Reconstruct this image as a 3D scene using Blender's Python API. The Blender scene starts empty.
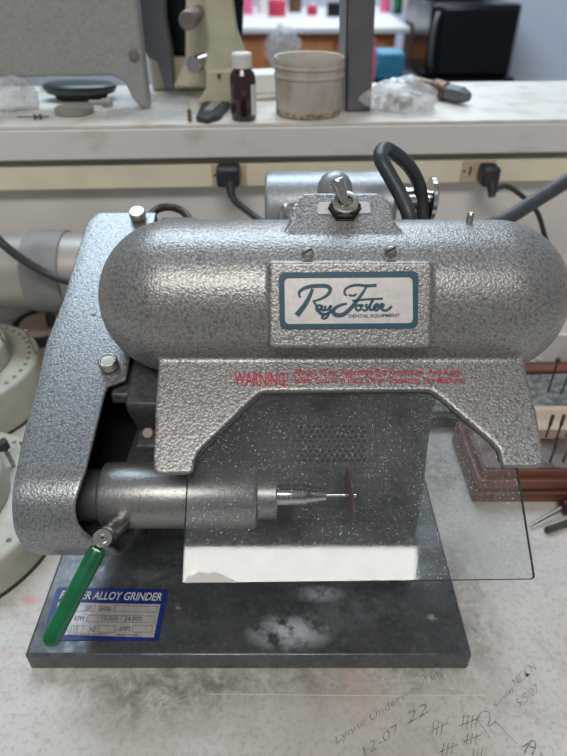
import bpy, bmesh, math, random
from mathutils import Vector, Matrix, noise
random.seed(7)
C = bpy.context.scene.collection
V = Vector
# ------------------------------------------------------------------ camera
TH = math.atan(434/600.0); CT, ST = math.cos(TH), math.sin(TH); HC = 0.405; F = 600.0
cd = bpy.data.cameras.new('camera'); cam = bpy.data.objects.new('camera', cd); C.objects.link(cam)
cam.location = (0, 0, HC); cam.rotation_euler = (math.pi/2-TH, 0, 0)
cd.sensor_fit = 'HORIZONTAL'; cd.sensor_width = 36; cd.lens = 36*F/567; cd.clip_start = 0.01
cd.dof.use_dof = True; cd.dof.focus_distance = 0.380; cd.dof.aperture_fstop = 9.5
bpy.context.scene.camera = cam
# ------------------------------------------------------------------ world, lights, exposure
sc = bpy.context.scene
sc.view_settings.view_transform = 'Standard'; sc.view_settings.look = 'None'
sc.view_settings.gamma = 1; sc.view_settings.exposure = 0.78
w = bpy.data.worlds.new('room_light'); sc.world = w; w.use_nodes = True
w.node_tree.nodes['Background'].inputs[0].default_value = (0.93, 0.96, 1.0, 1)
w.node_tree.nodes['Background'].inputs[1].default_value = 0.14
def area(name, loc, sx, sy, L, col, rot=(0, 0, 0)):
    l = bpy.data.lights.new(name, 'AREA'); l.shape = 'RECTANGLE'; l.size = sx; l.size_y = sy
    l.energy = L*sx*sy*math.pi; l.color = col
    o = bpy.data.objects.new(name, l); C.objects.link(o); o.location = loc; o.rotation_euler = rot
    return o
area('overhead_light', (-0.12, -1.00, 1.9), 1.24, 0.66, 7.2, (1.0, 0.97, 0.93))
area('overhead_light', (-0.20, 1.62, 1.9), 1.6, 1.1, 4.6, (0.70, 0.86, 1.0))
area('overhead_light', (0.5, 3.6, 1.9), 1.2, 0.62, 11.0, (0.85, 0.93, 1.0))  # unseen lamp added to brighten the far wall

# ------------------------------------------------------------------ pixel -> place
def ray(px, py):
    u = (px-283.5)/F; v = (378-py)/F
    return V((u, CT+v*ST, -ST+v*CT))
CAM = V((0, 0, HC))
def atT(px, py, t): return CAM+ray(px, py)*t
def atY(px, py, y): d = ray(px, py); return CAM+d*(y/d.y)
def atZ(px, py, z): d = ray(px, py); return CAM+d*((z-HC)/d.z)
def onp(px, py, P0, N):
    d = ray(px, py); return CAM+d*((P0-CAM).dot(N)/d.dot(N))
# ------------------------------------------------------------------ materials
def mat(name, col, rough=0.5, metal=0.0, var=0.0, vscale=40, bump=0.0, bscale=200, kind='noise', trans=0, spec=0.5, coat=0, col2=None, alpha=None, stretch=None, lo=0.4, hi=0.6, detail=4):
    m = bpy.data.materials.new(name); m.use_nodes = True
    nt = m.node_tree; N = nt.nodes; L = nt.links; b = N['Principled BSDF']
    b.inputs['Base Color'].default_value = (*col, 1); b.inputs['Roughness'].default_value = rough
    b.inputs['Metallic'].default_value = metal; b.inputs['Specular IOR Level'].default_value = spec
    b.inputs['Coat Weight'].default_value = coat; b.inputs['Coat Roughness'].default_value = 0.15
    b.inputs['Transmission Weight'].default_value = trans
    if alpha is not None: b.inputs['Alpha'].default_value = alpha
    tc = N.new('ShaderNodeTexCoord'); src = tc.outputs['Object']
    if stretch:
        mp = N.new('ShaderNodeMapping'); mp.inputs['Scale'].default_value = stretch; L.new(src, mp.inputs[0]); src = mp.outputs[0]
    if var > 0 or col2:
        n = N.new('ShaderNodeTexNoise'); n.inputs['Scale'].default_value = vscale; n.inputs['Detail'].default_value = detail
        L.new(src, n.inputs[0])
        r = N.new('ShaderNodeMapRange'); r.inputs[1].default_value = lo; r.inputs[2].default_value = hi
        L.new(n.outputs[0], r.inputs[0])
        mx = N.new('ShaderNodeMix'); mx.data_type = 'RGBA'
        c2 = col2 if col2 else tuple(c*(1-var) for c in col)
        mx.inputs[6].default_value = (*col, 1); mx.inputs[7].default_value = (*c2, 1)
        L.new(r.outputs[0], mx.inputs[0]); L.new(mx.outputs[2], b.inputs['Base Color'])
    if bump > 0:
        if kind == 'noise':
            n = N.new('ShaderNodeTexNoise'); n.inputs['Scale'].default_value = bscale; n.inputs['Detail'].default_value = 3
            L.new(src, n.inputs[0]); h = n.outputs[0]
        bp = N.new('ShaderNodeBump'); bp.inputs['Strength'].default_value = 1; bp.inputs['Distance'].default_value = bump
        L.new(h, bp.inputs['Height']); L.new(bp.outputs[0], b.inputs['Normal'])
    return m
def hammer(name, col, col2, scale=520, bump=0.0002, rough=0.36, metal=0.55, dirt=(0.3, 0.27, 0.22), dirtamt=0.3):
    m = bpy.data.materials.new(name); m.use_nodes = True
    nt = m.node_tree; N = nt.nodes; L = nt.links; b = N['Principled BSDF']
    b.inputs['Roughness'].default_value = rough; b.inputs['Metallic'].default_value = metal
    tc = N.new('ShaderNodeTexCoord'); src = tc.outputs['Object']
    nz = N.new('ShaderNodeTexNoise'); nz.inputs['Scale'].default_value = scale*0.9; nz.inputs['Detail'].default_value = 2; L.new(src, nz.inputs[0])
    add = N.new('ShaderNodeVectorMath'); add.operation = 'MULTIPLY_ADD'; add.inputs[1].default_value = (0.002,)*3
    L.new(nz.outputs['Color'], add.inputs[0]); L.new(src, add.inputs[2])
    vo = N.new('ShaderNodeTexVoronoi'); vo.feature = 'SMOOTH_F1'; vo.inputs['Scale'].default_value = scale; L.new(add.outputs[0], vo.inputs['Vector'])
    r = N.new('ShaderNodeMapRange'); r.inputs[1].default_value = 0.15; r.inputs[2].default_value = 0.75; L.new(vo.outputs['Distance'], r.inputs[0])
    mx = N.new('ShaderNodeMix'); mx.data_type = 'RGBA'; mx.inputs[6].default_value = (*col, 1); mx.inputs[7].default_value = (*col2, 1)
    L.new(r.outputs[0], mx.inputs[0])
    n2 = N.new('ShaderNodeTexNoise'); n2.inputs['Scale'].default_value = 22; n2.inputs['Detail'].default_value = 8; n2.inputs['Roughness'].default_value = 0.7; L.new(src, n2.inputs[0])
    r2 = N.new('ShaderNodeMapRange'); r2.inputs[1].default_value = 0.55; r2.inputs[2].default_value = 0.8; r2.inputs[4].default_value = dirtamt; L.new(n2.outputs[0], r2.inputs[0])
    m2 = N.new('ShaderNodeMix'); m2.data_type = 'RGBA'; m2.inputs[7].default_value = (*dirt, 1)
    L.new(r2.outputs[0], m2.inputs[0]); L.new(mx.outputs[2], m2.inputs[6]); L.new(m2.outputs[2], b.inputs['Base Color'])
    bp = N.new('ShaderNodeBump'); bp.inputs['Strength'].default_value = 1; bp.inputs['Distance'].default_value = bump; bp.invert = True
    L.new(vo.outputs['Distance'], bp.inputs['Height']); L.new(bp.outputs[0], b.inputs['Normal'])
    return m
M = {}
M['hood'] = hammer('hammered_grey_paint', (0.38, 0.37, 0.36), (0.17, 0.165, 0.16), 700, 0.00022)
M['guard'] = hammer('hammered_blue_grey_paint', (0.34, 0.35, 0.36), (0.16, 0.167, 0.175), 700, 0.00016, 0.32, 0.6)
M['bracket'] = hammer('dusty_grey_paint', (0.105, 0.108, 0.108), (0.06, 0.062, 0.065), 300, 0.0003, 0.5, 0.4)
M['motor'] = hammer('satin_grey_casting', (0.36, 0.37, 0.38), (0.29, 0.30, 0.31), 300, 0.0001, 0.38, 0.55)
M['base'] = mat('slate_painted_steel', (0.085, 0.095, 0.105), 0.27, 0.35, col2=(0.135, 0.145, 0.155), vscale=28, bump=0.00008, bscale=420, lo=0.42, hi=0.7, detail=8)
M['spindle'] = mat('worn_cast_aluminium', (0.29, 0.285, 0.28), 0.36, 0.75, col2=(0.13, 0.12, 0.11), vscale=650, bump=0.00015, bscale=400, lo=0.56, hi=0.72, detail=7)
M['steel'] = mat('turned_steel', (0.58, 0.54, 0.48), 0.28, 1.0, var=0.3, vscale=150, bump=0.00005, bscale=600)
M['dark_steel'] = mat('dark_steel', (0.16, 0.15, 0.14), 0.35, 0.9, var=0.3, vscale=200)
M['chrome'] = mat('bright_chrome', (0.62, 0.60, 0.58), 0.14, 1.0, var=0.15, vscale=300)
M['black'] = mat('matt_black_cavity', (0.006, 0.006, 0.007), 0.8, var=0.2)
M['rubber'] = mat('black_rubber_cable', (0.035, 0.04, 0.045), 0.42, var=0.3, vscale=120, bump=0.0002, bscale=300)
M['hose'] = mat('grey_rubber_hose', (0.055, 0.058, 0.066), 0.5, var=0.2, vscale=90)
M['green'] = mat('green_dipped_vinyl', (0.0, 0.13, 0.045), 0.26, var=0.25, vscale=60, spec=0.5, coat=0.3)
M['teal'] = mat('teal_print', (0.012, 0.075, 0.115), 0.4, var=0.15, vscale=300)
M['silver'] = mat('brushed_label_silver', (0.60, 0.56, 0.54), 0.42, 0.35, col2=(0.50, 0.48, 0.47), vscale=250, lo=0.4, hi=0.7)
M['red'] = mat('red_print', (0.52, 0.022, 0.07), 0.6, col2=(0.42, 0.08, 0.11), vscale=700, lo=0.55, hi=0.7)
M['blue'] = mat('blue_print', (0.015, 0.035, 0.22), 0.4, var=0.35, vscale=300)
M['ink'] = mat('dark_print', (0.05, 0.055, 0.07), 0.5, var=0.3, vscale=300)
M['white_ink'] = mat('silver_white_print', (0.66, 0.66, 0.66), 0.4, var=0.1, vscale=300)
M['pencil'] = mat('pencil_marks', (0.13, 0.12, 0.12), 0.7, col2=(0.34, 0.32, 0.31), vscale=420, lo=0.42, hi=0.6)
M['disc'] = mat('maroon_abrasive', (0.16, 0.05, 0.07), 0.75, var=0.4, vscale=700, bump=0.0001, bscale=900)
M['brass'] = mat('aged_brass', (0.20, 0.115, 0.06), 0.45, 0.6, var=0.6, vscale=150)
M['shelf'] = mat('shelf_laminate', (0.74, 0.71, 0.65), 0.36, col2=(0.52, 0.43, 0.34), vscale=24, lo=0.48, hi=0.75, detail=8)
M['shelf_edge'] = mat('shelf_edge_laminate', (0.72, 0.69, 0.665), 0.5, col2=(0.50, 0.38, 0.30), vscale=26, lo=0.58, hi=0.8, stretch=(0.6, 1, 1), detail=8)
M['wall'] = mat('grey_wall', (0.82, 0.79, 0.76), 0.7, col2=(0.70, 0.66, 0.62), vscale=7, lo=0.4, hi=0.7, detail=6)
M['raceway'] = mat('beige_raceway', (0.86, 0.79, 0.60), 0.5, var=0.1, vscale=15)
M['pale_plastic'] = mat('outlet_plastic', (0.66, 0.50, 0.38), 0.5, var=0.1)
M['cream'] = mat('cream_bakelite', (0.45, 0.45, 0.365), 0.42, col2=(0.35, 0.34, 0.27), vscale=25, lo=0.5, hi=0.7)
M['hole'] = mat('hole_shadow_grey', (0.16, 0.16, 0.14), 0.7, var=0.2)
M['wood'] = mat('mahogany_block', (0.19, 0.065, 0.04), 0.4, col2=(0.10, 0.04, 0.028), vscale=25, stretch=(0.3, 3, 3), bump=0.0002, bscale=90)
M['dusty_wood'] = mat('dusty_block_top', (0.19, 0.15, 0.145), 0.7, col2=(0.10, 0.065, 0.06), vscale=70, lo=0.45, hi=0.6)
M['light_wood'] = mat('pale_pine', (0.53, 0.40, 0.29), 0.55, col2=(0.42, 0.30, 0.21), vscale=25, stretch=(0.3, 3, 3))
M['stone'] = mat('grey_grit', (0.23, 0.23, 0.22), 0.8, var=0.6, vscale=150, bump=0.001, bscale=200)
M['grey_machine'] = hammer('old_grey_machine_paint', (0.38, 0.38, 0.36), (0.30, 0.30, 0.285), 330, 0.0003, 0.5, 0.15)
M['mid_grey'] = mat('mid_grey_paint', (0.13, 0.135, 0.14), 0.45, 0.3, var=0.15, vscale=30)
M['post'] = mat('grey_post_paint', (0.15, 0.148, 0.152), 0.45, 0.25, var=0.15, vscale=30)
M['olive'] = mat('pale_olive_enamel', (0.54, 0.52, 0.37), 0.38, var=0.12, vscale=30)
M['ivory'] = mat('ivory_enamel', (0.62, 0.56, 0.42), 0.42, var=0.12, vscale=30)
M['knob'] = mat('taupe_knob', (0.24, 0.19, 0.17), 0.45, 0.2, var=0.2)
M['amber'] = mat('dark_amber_glass', (0.035, 0.010, 0.010), 0.08, 0, var=0.2, coat=0.6)
M['white'] = mat('white_plastic', (0.74, 0.72, 0.68), 0.45, var=0.08)
M['plaster'] = mat('plaster_stained_tub', (0.50, 0.46, 0.41), 0.55, col2=(0.40, 0.34, 0.26), vscale=55, lo=0.5, hi=0.72, detail=8, stretch=(1, 1, 0.6))
M['dish'] = mat('dark_green_dish', (0.025, 0.042, 0.048), 0.3, var=0.3, vscale=50)
M['putty'] = mat('putty_grey', (0.33, 0.31, 0.28), 0.6, var=0.2)
M['bluebin'] = mat('blue_bin', (0.03, 0.26, 0.42), 0.4, var=0.2, vscale=30)
M['pink'] = mat('pink_plastic', (0.80, 0.12, 0.26), 0.4, var=0.1)
M['orange_wood'] = mat('orange_cabinet_wood', (0.66, 0.27, 0.11), 0.45, col2=(0.52, 0.19, 0.075), vscale=8, stretch=(3, 3, 0.4))
M['far_white'] = mat('far_white_counter', (0.80, 0.80, 0.80), 0.4, var=0.06)
M['gloss_black'] = mat('gloss_black_appliance', (0.005, 0.006, 0.009), 0.22, var=0.2, spec=0.3)
M['far_wall'] = mat('pale_blue_wall', (0.66, 0.71, 0.82), 0.7, var=0.05, vscale=3)
M['floor'] = mat('dark_floor', (0.12, 0.11, 0.10), 0.5, var=0.2, vscale=4)
M['pinkstone'] = mat('pink_investment', (0.52, 0.40, 0.34), 0.8, var=0.15, vscale=60)
M['grime'] = mat('dark_grime', (0.05, 0.04, 0.035), 0.8, var=0.3)
M['tape'] = mat('grey_duct_tape', (0.30, 0.29, 0.28), 0.55, var=0.25, vscale=30, bump=0.0006, bscale=60)
M['pipe'] = mat('brushed_duct_metal', (0.50, 0.46, 0.42), 0.42, 0.4, var=0.15, vscale=20)
M['brown_rubber'] = mat('rusty_brown_rubber', (0.05, 0.022, 0.014), 0.5, var=0.5, vscale=150)
M['nut'] = mat('blackened_nut', (0.06, 0.055, 0.05), 0.3, 0.9, var=0.3, vscale=300)
M['ring_stain'] = mat('brown_ring_stain', (0.42, 0.36, 0.29), 0.6, col2=(0.22, 0.12, 0.05), vscale=140, lo=0.42, hi=0.55)
M['maroon'] = mat('maroon_handle', (0.06, 0.008, 0.014), 0.35, var=0.2)
M['paper'] = mat('white_paper', (0.76, 0.74, 0.70), 0.7, var=0.08)

def plastic_film(name, tint, body=0.35):
    m = bpy.data.materials.new(name); m.use_nodes = True
    nt = m.node_tree; N = nt.nodes; L = nt.links; b = N['Principled BSDF']
    b.inputs['Base Color'].default_value = (*tint, 1); b.inputs['Roughness'].default_value = 0.2
    tr = N.new('ShaderNodeBsdfTransparent'); tr.inputs[0].default_value = (0.95, 0.95, 0.95, 1)
    n = N.new('ShaderNodeTexNoise'); n.inputs['Scale'].default_value = 60; n.inputs['Detail'].default_value = 3
    tc = N.new('ShaderNodeTexCoord'); L.new(tc.outputs['Object'], n.inputs[0])
    r = N.new('ShaderNodeMapRange'); r.inputs[1].default_value = 0.35; r.inputs[2].default_value = 0.65
    r.inputs[3].default_value = body*0.5; r.inputs[4].default_value = min(1, body*1.6); L.new(n.outputs[0], r.inputs[0])
    mx = N.new('ShaderNodeMixShader'); L.new(r.outputs[0], mx.inputs[0]); L.new(tr.outputs[0], mx.inputs[1]); L.new(b.outputs[0], mx.inputs[2])
    L.new(mx.outputs[0], N['Material Output'].inputs[0]); return m
M['film'] = plastic_film('clear_plastic_film', (0.72, 0.73, 0.74), 0.42)
M['film2'] = plastic_film('thin_plastic_sheet', (0.70, 0.72, 0.76), 0.25)

def glass_mat():
    m = bpy.data.materials.new('dusty_shield_glass'); m.use_nodes = True
    nt = m.node_tree; N = nt.nodes; L = nt.links; N.remove(N['Principled BSDF'])
    tc = N.new('ShaderNodeTexCoord'); src = tc.outputs['Object']
    tr = N.new('ShaderNodeBsdfTransparent'); tr.inputs[0].default_value = (0.955, 0.97, 0.965, 1)
    gl = N.new('ShaderNodeBsdfGlossy'); gl.inputs['Roughness'].default_value = 0.03
    fr = N.new('ShaderNodeFresnel'); fr.inputs[0].default_value = 1.52
    m1 = N.new('ShaderNodeMixShader'); L.new(fr.outputs[0], m1.inputs[0]); L.new(tr.outputs[0], m1.inputs[1]); L.new(gl.outputs[0], m1.inputs[2])
    df = N.new('ShaderNodeBsdfDiffuse'); df.inputs[0].default_value = (0.95, 0.95, 0.93, 1)
    # dust specks: two voronoi scales with random thinning, clustered by a noise
    tot = None
    for scale, rad, keep in ((460, 0.12, 0.25), (1000, 0.17, 0.24), (250, 0.07, 0.40)):
        vo = N.new('ShaderNodeTexVoronoi'); vo.inputs['Scale'].default_value = scale; L.new(src, vo.inputs['Vector'])
        lt = N.new('ShaderNodeMath'); lt.operation = 'LESS_THAN'; lt.inputs[1].default_value = rad; L.new(vo.outputs['Distance'], lt.inputs[0])
        sp = N.new('ShaderNodeSeparateColor'); L.new(vo.outputs['Color'], sp.inputs[0])
        l2 = N.new('ShaderNodeMath'); l2.operation = 'LESS_THAN'; l2.inputs[1].default_value = keep; L.new(sp.outputs[0], l2.inputs[0])
        mu = N.new('ShaderNodeMath'); mu.operation = 'MULTIPLY'; L.new(lt.outputs[0], mu.inputs[0]); L.new(l2.outputs[0], mu.inputs[1])
        if tot is None: tot = mu.outputs[0]
        else:
            ad = N.new('ShaderNodeMath'); ad.operation = 'MAXIMUM'; L.new(tot, ad.inputs[0]); L.new(mu.outputs[0], ad.inputs[1]); tot = ad.outputs[0]
    n = N.new('ShaderNodeTexNoise'); n.inputs['Scale'].default_value = 24; n.inputs['Detail'].default_value = 5; L.new(src, n.inputs[0])
    r = N.new('ShaderNodeMapRange'); r.inputs[1].default_value = 0.36; r.inputs[2].default_value = 0.52; L.new(n.outputs[0], r.inputs[0])
    mu = N.new('ShaderNodeMath'); mu.operation = 'MULTIPLY'; L.new(tot, mu.inputs[0]); L.new(r.outputs[0], mu.inputs[1])
    ad = N.new('ShaderNodeMath'); ad.operation = 'MULTIPLY_ADD'; ad.inputs[1].default_value = 0.022; ad.inputs[2].default_value = 0.003
    L.new(r.outputs[0], ad.inputs[0])
    mxx = N.new('ShaderNodeMath'); mxx.operation = 'MAXIMUM'; L.new(mu.outputs[0], mxx.inputs[0]); L.new(ad.outputs[0], mxx.inputs[1])
    m2 = N.new('ShaderNodeMixShader'); L.new(mxx.outputs[0], m2.inputs[0]); L.new(m1.outputs[0], m2.inputs[1]); L.new(df.outputs[0], m2.inputs[2])
    # dried tide mark near the lower left corner
    p = onp(207, 580.5, V((0, 0.202, 0.121)), V((0, -0.5373, 0.8434)))
    mp = N.new('ShaderNodeMapping'); mp.inputs['Location'].default_value = (-p.x/0.016, -p.y/0.0040, 0); mp.inputs['Scale'].default_value = (1/0.016, 1/0.0040, 0)
    L.new(src, mp.inputs[0]); ln = N.new('ShaderNodeVectorMath'); ln.operation = 'LENGTH'; L.new(mp.outputs[0], ln.inputs[0])
    n3 = N.new('ShaderNodeTexNoise'); n3.inputs['Scale'].default_value = 160; n3.inputs['Detail'].default_value = 5; L.new(src, n3.inputs[0])
    a3 = N.new('ShaderNodeMath'); a3.operation = 'MULTIPLY_ADD'; a3.inputs[1].default_value = 1.6; L.new(n3.outputs[0], a3.inputs[0]); L.new(ln.outputs['Value'], a3.inputs[2])
    r3 = N.new('ShaderNodeMapRange'); r3.inputs[1].default_value = 1.62; r3.inputs[2].default_value = 1.55; r3.inputs[4].default_value = 0.5; L.new(a3.outputs[0], r3.inputs[0])
    d3 = N.new('ShaderNodeBsdfDiffuse'); d3.inputs[0].default_value = (0.42, 0.38, 0.35, 1)
    m3 = N.new('ShaderNodeMixShader'); L.new(r3.outputs[0], m3.inputs[0]); L.new(m2.outputs[0], m3.inputs[1]); L.new(d3.outputs[0], m3.inputs[2])
    L.new(m3.outputs[0], N['Material Output'].inputs[0]); return m
M['glass'] = glass_mat()
M['glass_edge'] = mat('green_glass_edge', (0.008, 0.030, 0.030), 0.2, var=0.5, vscale=90)

def surface_nodes(name, rough, zref=0):
    m = bpy.data.materials.new(name); m.use_nodes = True
    nt = m.node_tree; N = nt.nodes; L = nt.links; b = N['Principled BSDF']; b.inputs['Roughness'].default_value = rough
    geo = N.new('ShaderNodeTexCoord'); src = geo.outputs['Object']
    def nz(scale, detail, lo, hi, rough=0.6, dist=0):
        n = N.new('ShaderNodeTexNoise'); n.inputs['Scale'].default_value = scale; n.inputs['Detail'].default_value = detail
        n.inputs['Roughness'].default_value = rough; n.inputs['Distortion'].default_value = dist; L.new(src, n.inputs[0])
        r = N.new('ShaderNodeMapRange'); r.inputs[1].default_value = lo; r.inputs[2].default_value = hi; L.new(n.outputs[0], r.inputs[0]); return r.outputs[0]
    def mul(a, c):
        n = N.new('ShaderNodeMath'); n.operation = 'MULTIPLY'; L.new(a, n.inputs[0])
        if isinstance(c, float): n.inputs[1].default_value = c
        else: L.new(c, n.inputs[1])
        return n.outputs[0]
    def blob(px, py, rx, ry):
        p = atZ(px, py, zref)
        mp = N.new('ShaderNodeMapping'); mp.vector_type = 'POINT'
        mp.inputs['Location'].default_value = (-p.x/rx, -p.y/ry, 0); mp.inputs['Scale'].default_value = (1/rx, 1/ry, 1)
        L.new(src, mp.inputs[0]); ln = N.new('ShaderNodeVectorMath'); ln.operation = 'LENGTH'; L.new(mp.outputs[0], ln.inputs[0])
        r = N.new('ShaderNodeMapRange'); r.inputs[1].default_value = 1; r.inputs[2].default_value = 0.25; L.new(ln.outputs['Value'], r.inputs[0]); return r.outputs[0]
    cur = [None]
    def over(fac, col):
        mx = N.new('ShaderNodeMix'); mx.data_type = 'RGBA'; L.new(fac, mx.inputs[0])
        if isinstance(cur[0], tuple): mx.inputs[6].default_value = (*cur[0], 1)
        else: L.new(cur[0], mx.inputs[6])
        mx.inputs[7].default_value = (*col, 1); cur[0] = mx.outputs[2]
    return m, N, L, b, src, nz, mul, blob, over, cur
def bench_mat():
    m, N, L, b, src, nz, mul, blob, over, cur = surface_nodes('worn_white_benchtop', 0.45)
    cur[0] = (0.66, 0.635, 0.60)
    over(nz(7, 6, 0.35, 0.7), (0.46, 0.42, 0.385))
    over(mul(nz(260, 3, 0.50, 0.66), 0.45), (0.36, 0.34, 0.31))
    over(mul(nz(30, 9, 0.52, 0.70, 0.75, 1.0), 0.45), (0.30, 0.26, 0.21))
    g = nz(55, 10, 0.40, 0.62, 0.8, 0.6)
    for a in ((225, 680, 0.17, 0.020), (160, 700, 0.07, 0.03), (415, 668, 0.05, 0.018), (465, 600, 0.03, 0.09), (440, 470, 0.05, 0.06)):
        over(mul(mul(blob(*a), g), 0.75), (0.15, 0.135, 0.11))
    over(mul(mul(blob(360, 685, 0.018, 0.035), nz(80, 5, 0.3, 0.6)), 0.45), (0.55, 0.33, 0.25))
    over(mul(mul(blob(30, 600, 0.016, 0.006), nz(120, 5, 0.4, 0.55)), 0.7), (0.62, 0.25, 0.22))
    over(mul(mul(blob(10, 655, 0.006, 0.004), nz(120, 5, 0.4, 0.55)), 0.5), (0.6, 0.3, 0.25))
    over(nz(75, 2, 0.795, 0.81), (0.06, 0.05, 0.045))
    L.new(cur[0], b.inputs['Base Color'])
    n = N.new('ShaderNodeTexNoise'); n.inputs['Scale'].default_value = 300; L.new(src, n.inputs[0])
    bp = N.new('ShaderNodeBump'); bp.inputs['Distance'].default_value = 0.0001; L.new(n.outputs[0], bp.inputs['Height']); L.new(bp.outputs[0], b.inputs['Normal'])
    return m
def base_mat():
    m, N, L, b, src, nz, mul, blob, over, cur = surface_nodes('slate_painted_steel', 0.25, 0.018)
    b.inputs['Metallic'].default_value = 0.3
    cur[0] = (0.062, 0.068, 0.072)
    over(nz(30, 8, 0.40, 0.68, 0.7), (0.11, 0.115, 0.12))
    over(mul(nz(300, 3, 0.5, 0.7), 0.5), (0.17, 0.175, 0.18))
    # bright reflection painted into the colour up front, with chalky residue patches behind
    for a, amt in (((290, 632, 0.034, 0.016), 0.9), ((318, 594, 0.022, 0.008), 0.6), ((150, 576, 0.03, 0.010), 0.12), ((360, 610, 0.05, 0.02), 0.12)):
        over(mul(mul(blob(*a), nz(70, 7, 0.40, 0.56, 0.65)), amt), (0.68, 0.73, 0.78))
    for a in ((432, 617, 0.005, 0.003), (178, 608, 0.0022, 0.0018)):
        over(mul(mul(blob(*a), nz(300, 3, 0.3, 0.5)), 0.7), (0.5, 0.5, 0.5))
    n = N.new('ShaderNodeMapRange'); n.inputs[3].default_value = 0.18; n.inputs[4].default_value = 0.42; L.new(nz(45, 6, 0.4, 0.6), n.inputs[0]); L.new(n.outputs[0], b.inputs['Roughness'])
    L.new(cur[0], b.inputs['Base Color'])
    n = N.new('ShaderNodeTexNoise'); n.inputs['Scale'].default_value = 420; L.new(src, n.inputs[0])
    bp = N.new('ShaderNodeBump'); bp.inputs['Distance'].default_value = 0.00006; L.new(n.outputs[0], bp.inputs['Height']); L.new(bp.outputs[0], b.inputs['Normal'])
    return m
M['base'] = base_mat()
M['bench'] = bench_mat()

# ------------------------------------------------------------------ mesh helpers
def link(name, bm, m, parent=None, smooth=True, angle=35, bevel=0, segs=2):
    bmesh.ops.recalc_face_normals(bm, faces=bm.faces)
    me = bpy.data.meshes.new(name); bm.to_mesh(me); bm.free()
    ms = m if isinstance(m, (list, tuple)) else [m]
    for x in ms: me.materials.append(M[x] if isinstance(x, str) else x)
    o = bpy.data.objects.new(name, me); C.objects.link(o); o.parent = parent
    if smooth:
        for p in me.polygons: p.use_smooth = True
        me.set_sharp_from_angle(angle=math.radians(angle))
    if bevel:
        b = o.modifiers.new('bevel', 'BEVEL'); b.width = bevel; b.segments = segs; b.limit_method = 'ANGLE'; b.angle_limit = math.radians(30)
    return o
def empty(name, loc, label=None, cat=None, group=None, rz=0):
    o = bpy.data.objects.new(name, None); C.objects.link(o); o.location = loc; o.rotation_euler = (0, 0, rz); o.empty_display_size = 0.01
    tag(o, label, cat, group); return o
def tag(o, label=None, cat=None, group=None, kind=None):
    if label: o['label'] = label
    if cat: o['category'] = cat
    if group: o['group'] = group
    if kind: o['kind'] = kind
    return o
def box(bm, x0, x1, y0, y1, z0, z1, mtx=None):
    vs = [V((x, y, z)) for x in (x0, x1) for y in (y0, y1) for z in (z0, z1)]
    if mtx: vs = [mtx @ v for v in vs]
    v = [bm.verts.new(p) for p in vs]
    for f in ((0, 1, 3, 2), (4, 6, 7, 5), (0, 4, 5, 1), (2, 3, 7, 6), (0, 2, 6, 4), (1, 5, 7, 3)): bm.faces.new([v[i] for i in f])
    return bm
def frame(N, up=V((0, 0, 1))):
    N = N.normalized()
    if abs(N.dot(up)) > 0.99: up = V((0, 1, 0))
    U = up.cross(N).normalized(); W = N.cross(U).normalized()
    return U, W, N
def lathe(bm, P, axis, prof, n=32, closed=True):
    """prof: list of (distance along axis, radius)"""
    U, W, A = frame(V(axis)); rings = []
    for d, r in prof:
        if r <= 1e-7: rings.append([bm.verts.new(P+A*d)])
        else: rings.append([bm.verts.new(P+A*d+U*(r*math.cos(2*math.pi*i/n))+W*(r*math.sin(2*math.pi*i/n))) for i in range(n)])
    for a, b in zip(rings, rings[1:]):
        for i in range(n):
            j = (i+1) % n
            if len(a) == 1 and len(b) == 1: continue
            if len(a) == 1: bm.faces.new((a[0], b[i], b[j]))
            elif len(b) == 1: bm.faces.new((a[i], b[0], a[j]))
            else: bm.faces.new((a[i], b[i], b[j], a[j]))
    if closed:
        for r in (rings[0], rings[-1]):
            if len(r) > 1: bm.faces.new(r)
    return bm
def prism(bm, pts, off):
    """closed polygon of world points, extruded by vector off"""
    a = [bm.verts.new(p) for p in pts]; b = [bm.verts.new(V(p)+off) for p in pts]
    bm.faces.new(a); bm.faces.new(b[::-1]); n = len(a)
    for i in range(n): bm.faces.new((a[i], a[(i+1) % n], b[(i+1) % n], b[i]))
    return bm
def spline(pts, k=8):
    pts = [V(p) for p in pts]; out = []
    for i in range(len(pts)-1):
        p0 = pts[max(i-1, 0)]; p1 = pts[i]; p2 = pts[i+1]; p3 = pts[min(i+2, len(pts)-1)]
        for j in range(k):
            t = j/k
            out.append(0.5*((2*p1)+(p2-p0)*t+(2*p0-5*p1+4*p2-p3)*t*t+(3*p1-p0-3*p2+p3)*t**3))
    out.append(pts[-1]); return out
def tube(bm, pts, r, n=14, k=8, smooth=True):
    ps = spline(pts, k) if smooth else [V(p) for p in pts]
    rr = r if callable(r) else (lambda s: r)
    U = None; rings = []
    for i, p in enumerate(ps):
        T = (ps[min(i+1, len(ps)-1)]-ps[max(i-1, 0)]).normalized()
        if U is None: U = T.orthogonal().normalized()
        U = (U-T*U.dot(T)).normalized(); W = T.cross(U); q = rr(i/(len(ps)-1))
        rings.append([bm.verts.new(p+U*(q*math.cos(2*math.pi*a/n))+W*(q*math.sin(2*math.pi*a/n))) for a in range(n)])
    for a, b in zip(rings, rings[1:]):
        for i in range(n): bm.faces.new((a[i], b[i], b[(i+1) % n], a[(i+1) % n]))
    bm.faces.new(rings[0][::-1]); bm.faces.new(rings[-1]); return bm
def rrect(w, h, r, n=5):
    out = []
    for cx, cy, a0 in ((w/2-r, h/2-r, 0), (-w/2+r, h/2-r, 90), (-w/2+r, -h/2+r, 180), (w/2-r, -h/2+r, 270)):
        for i in range(n+1):
            a = math.radians(a0+90*i/n); out.append((cx+r*math.cos(a), cy+r*math.sin(a)))
    return out
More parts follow.
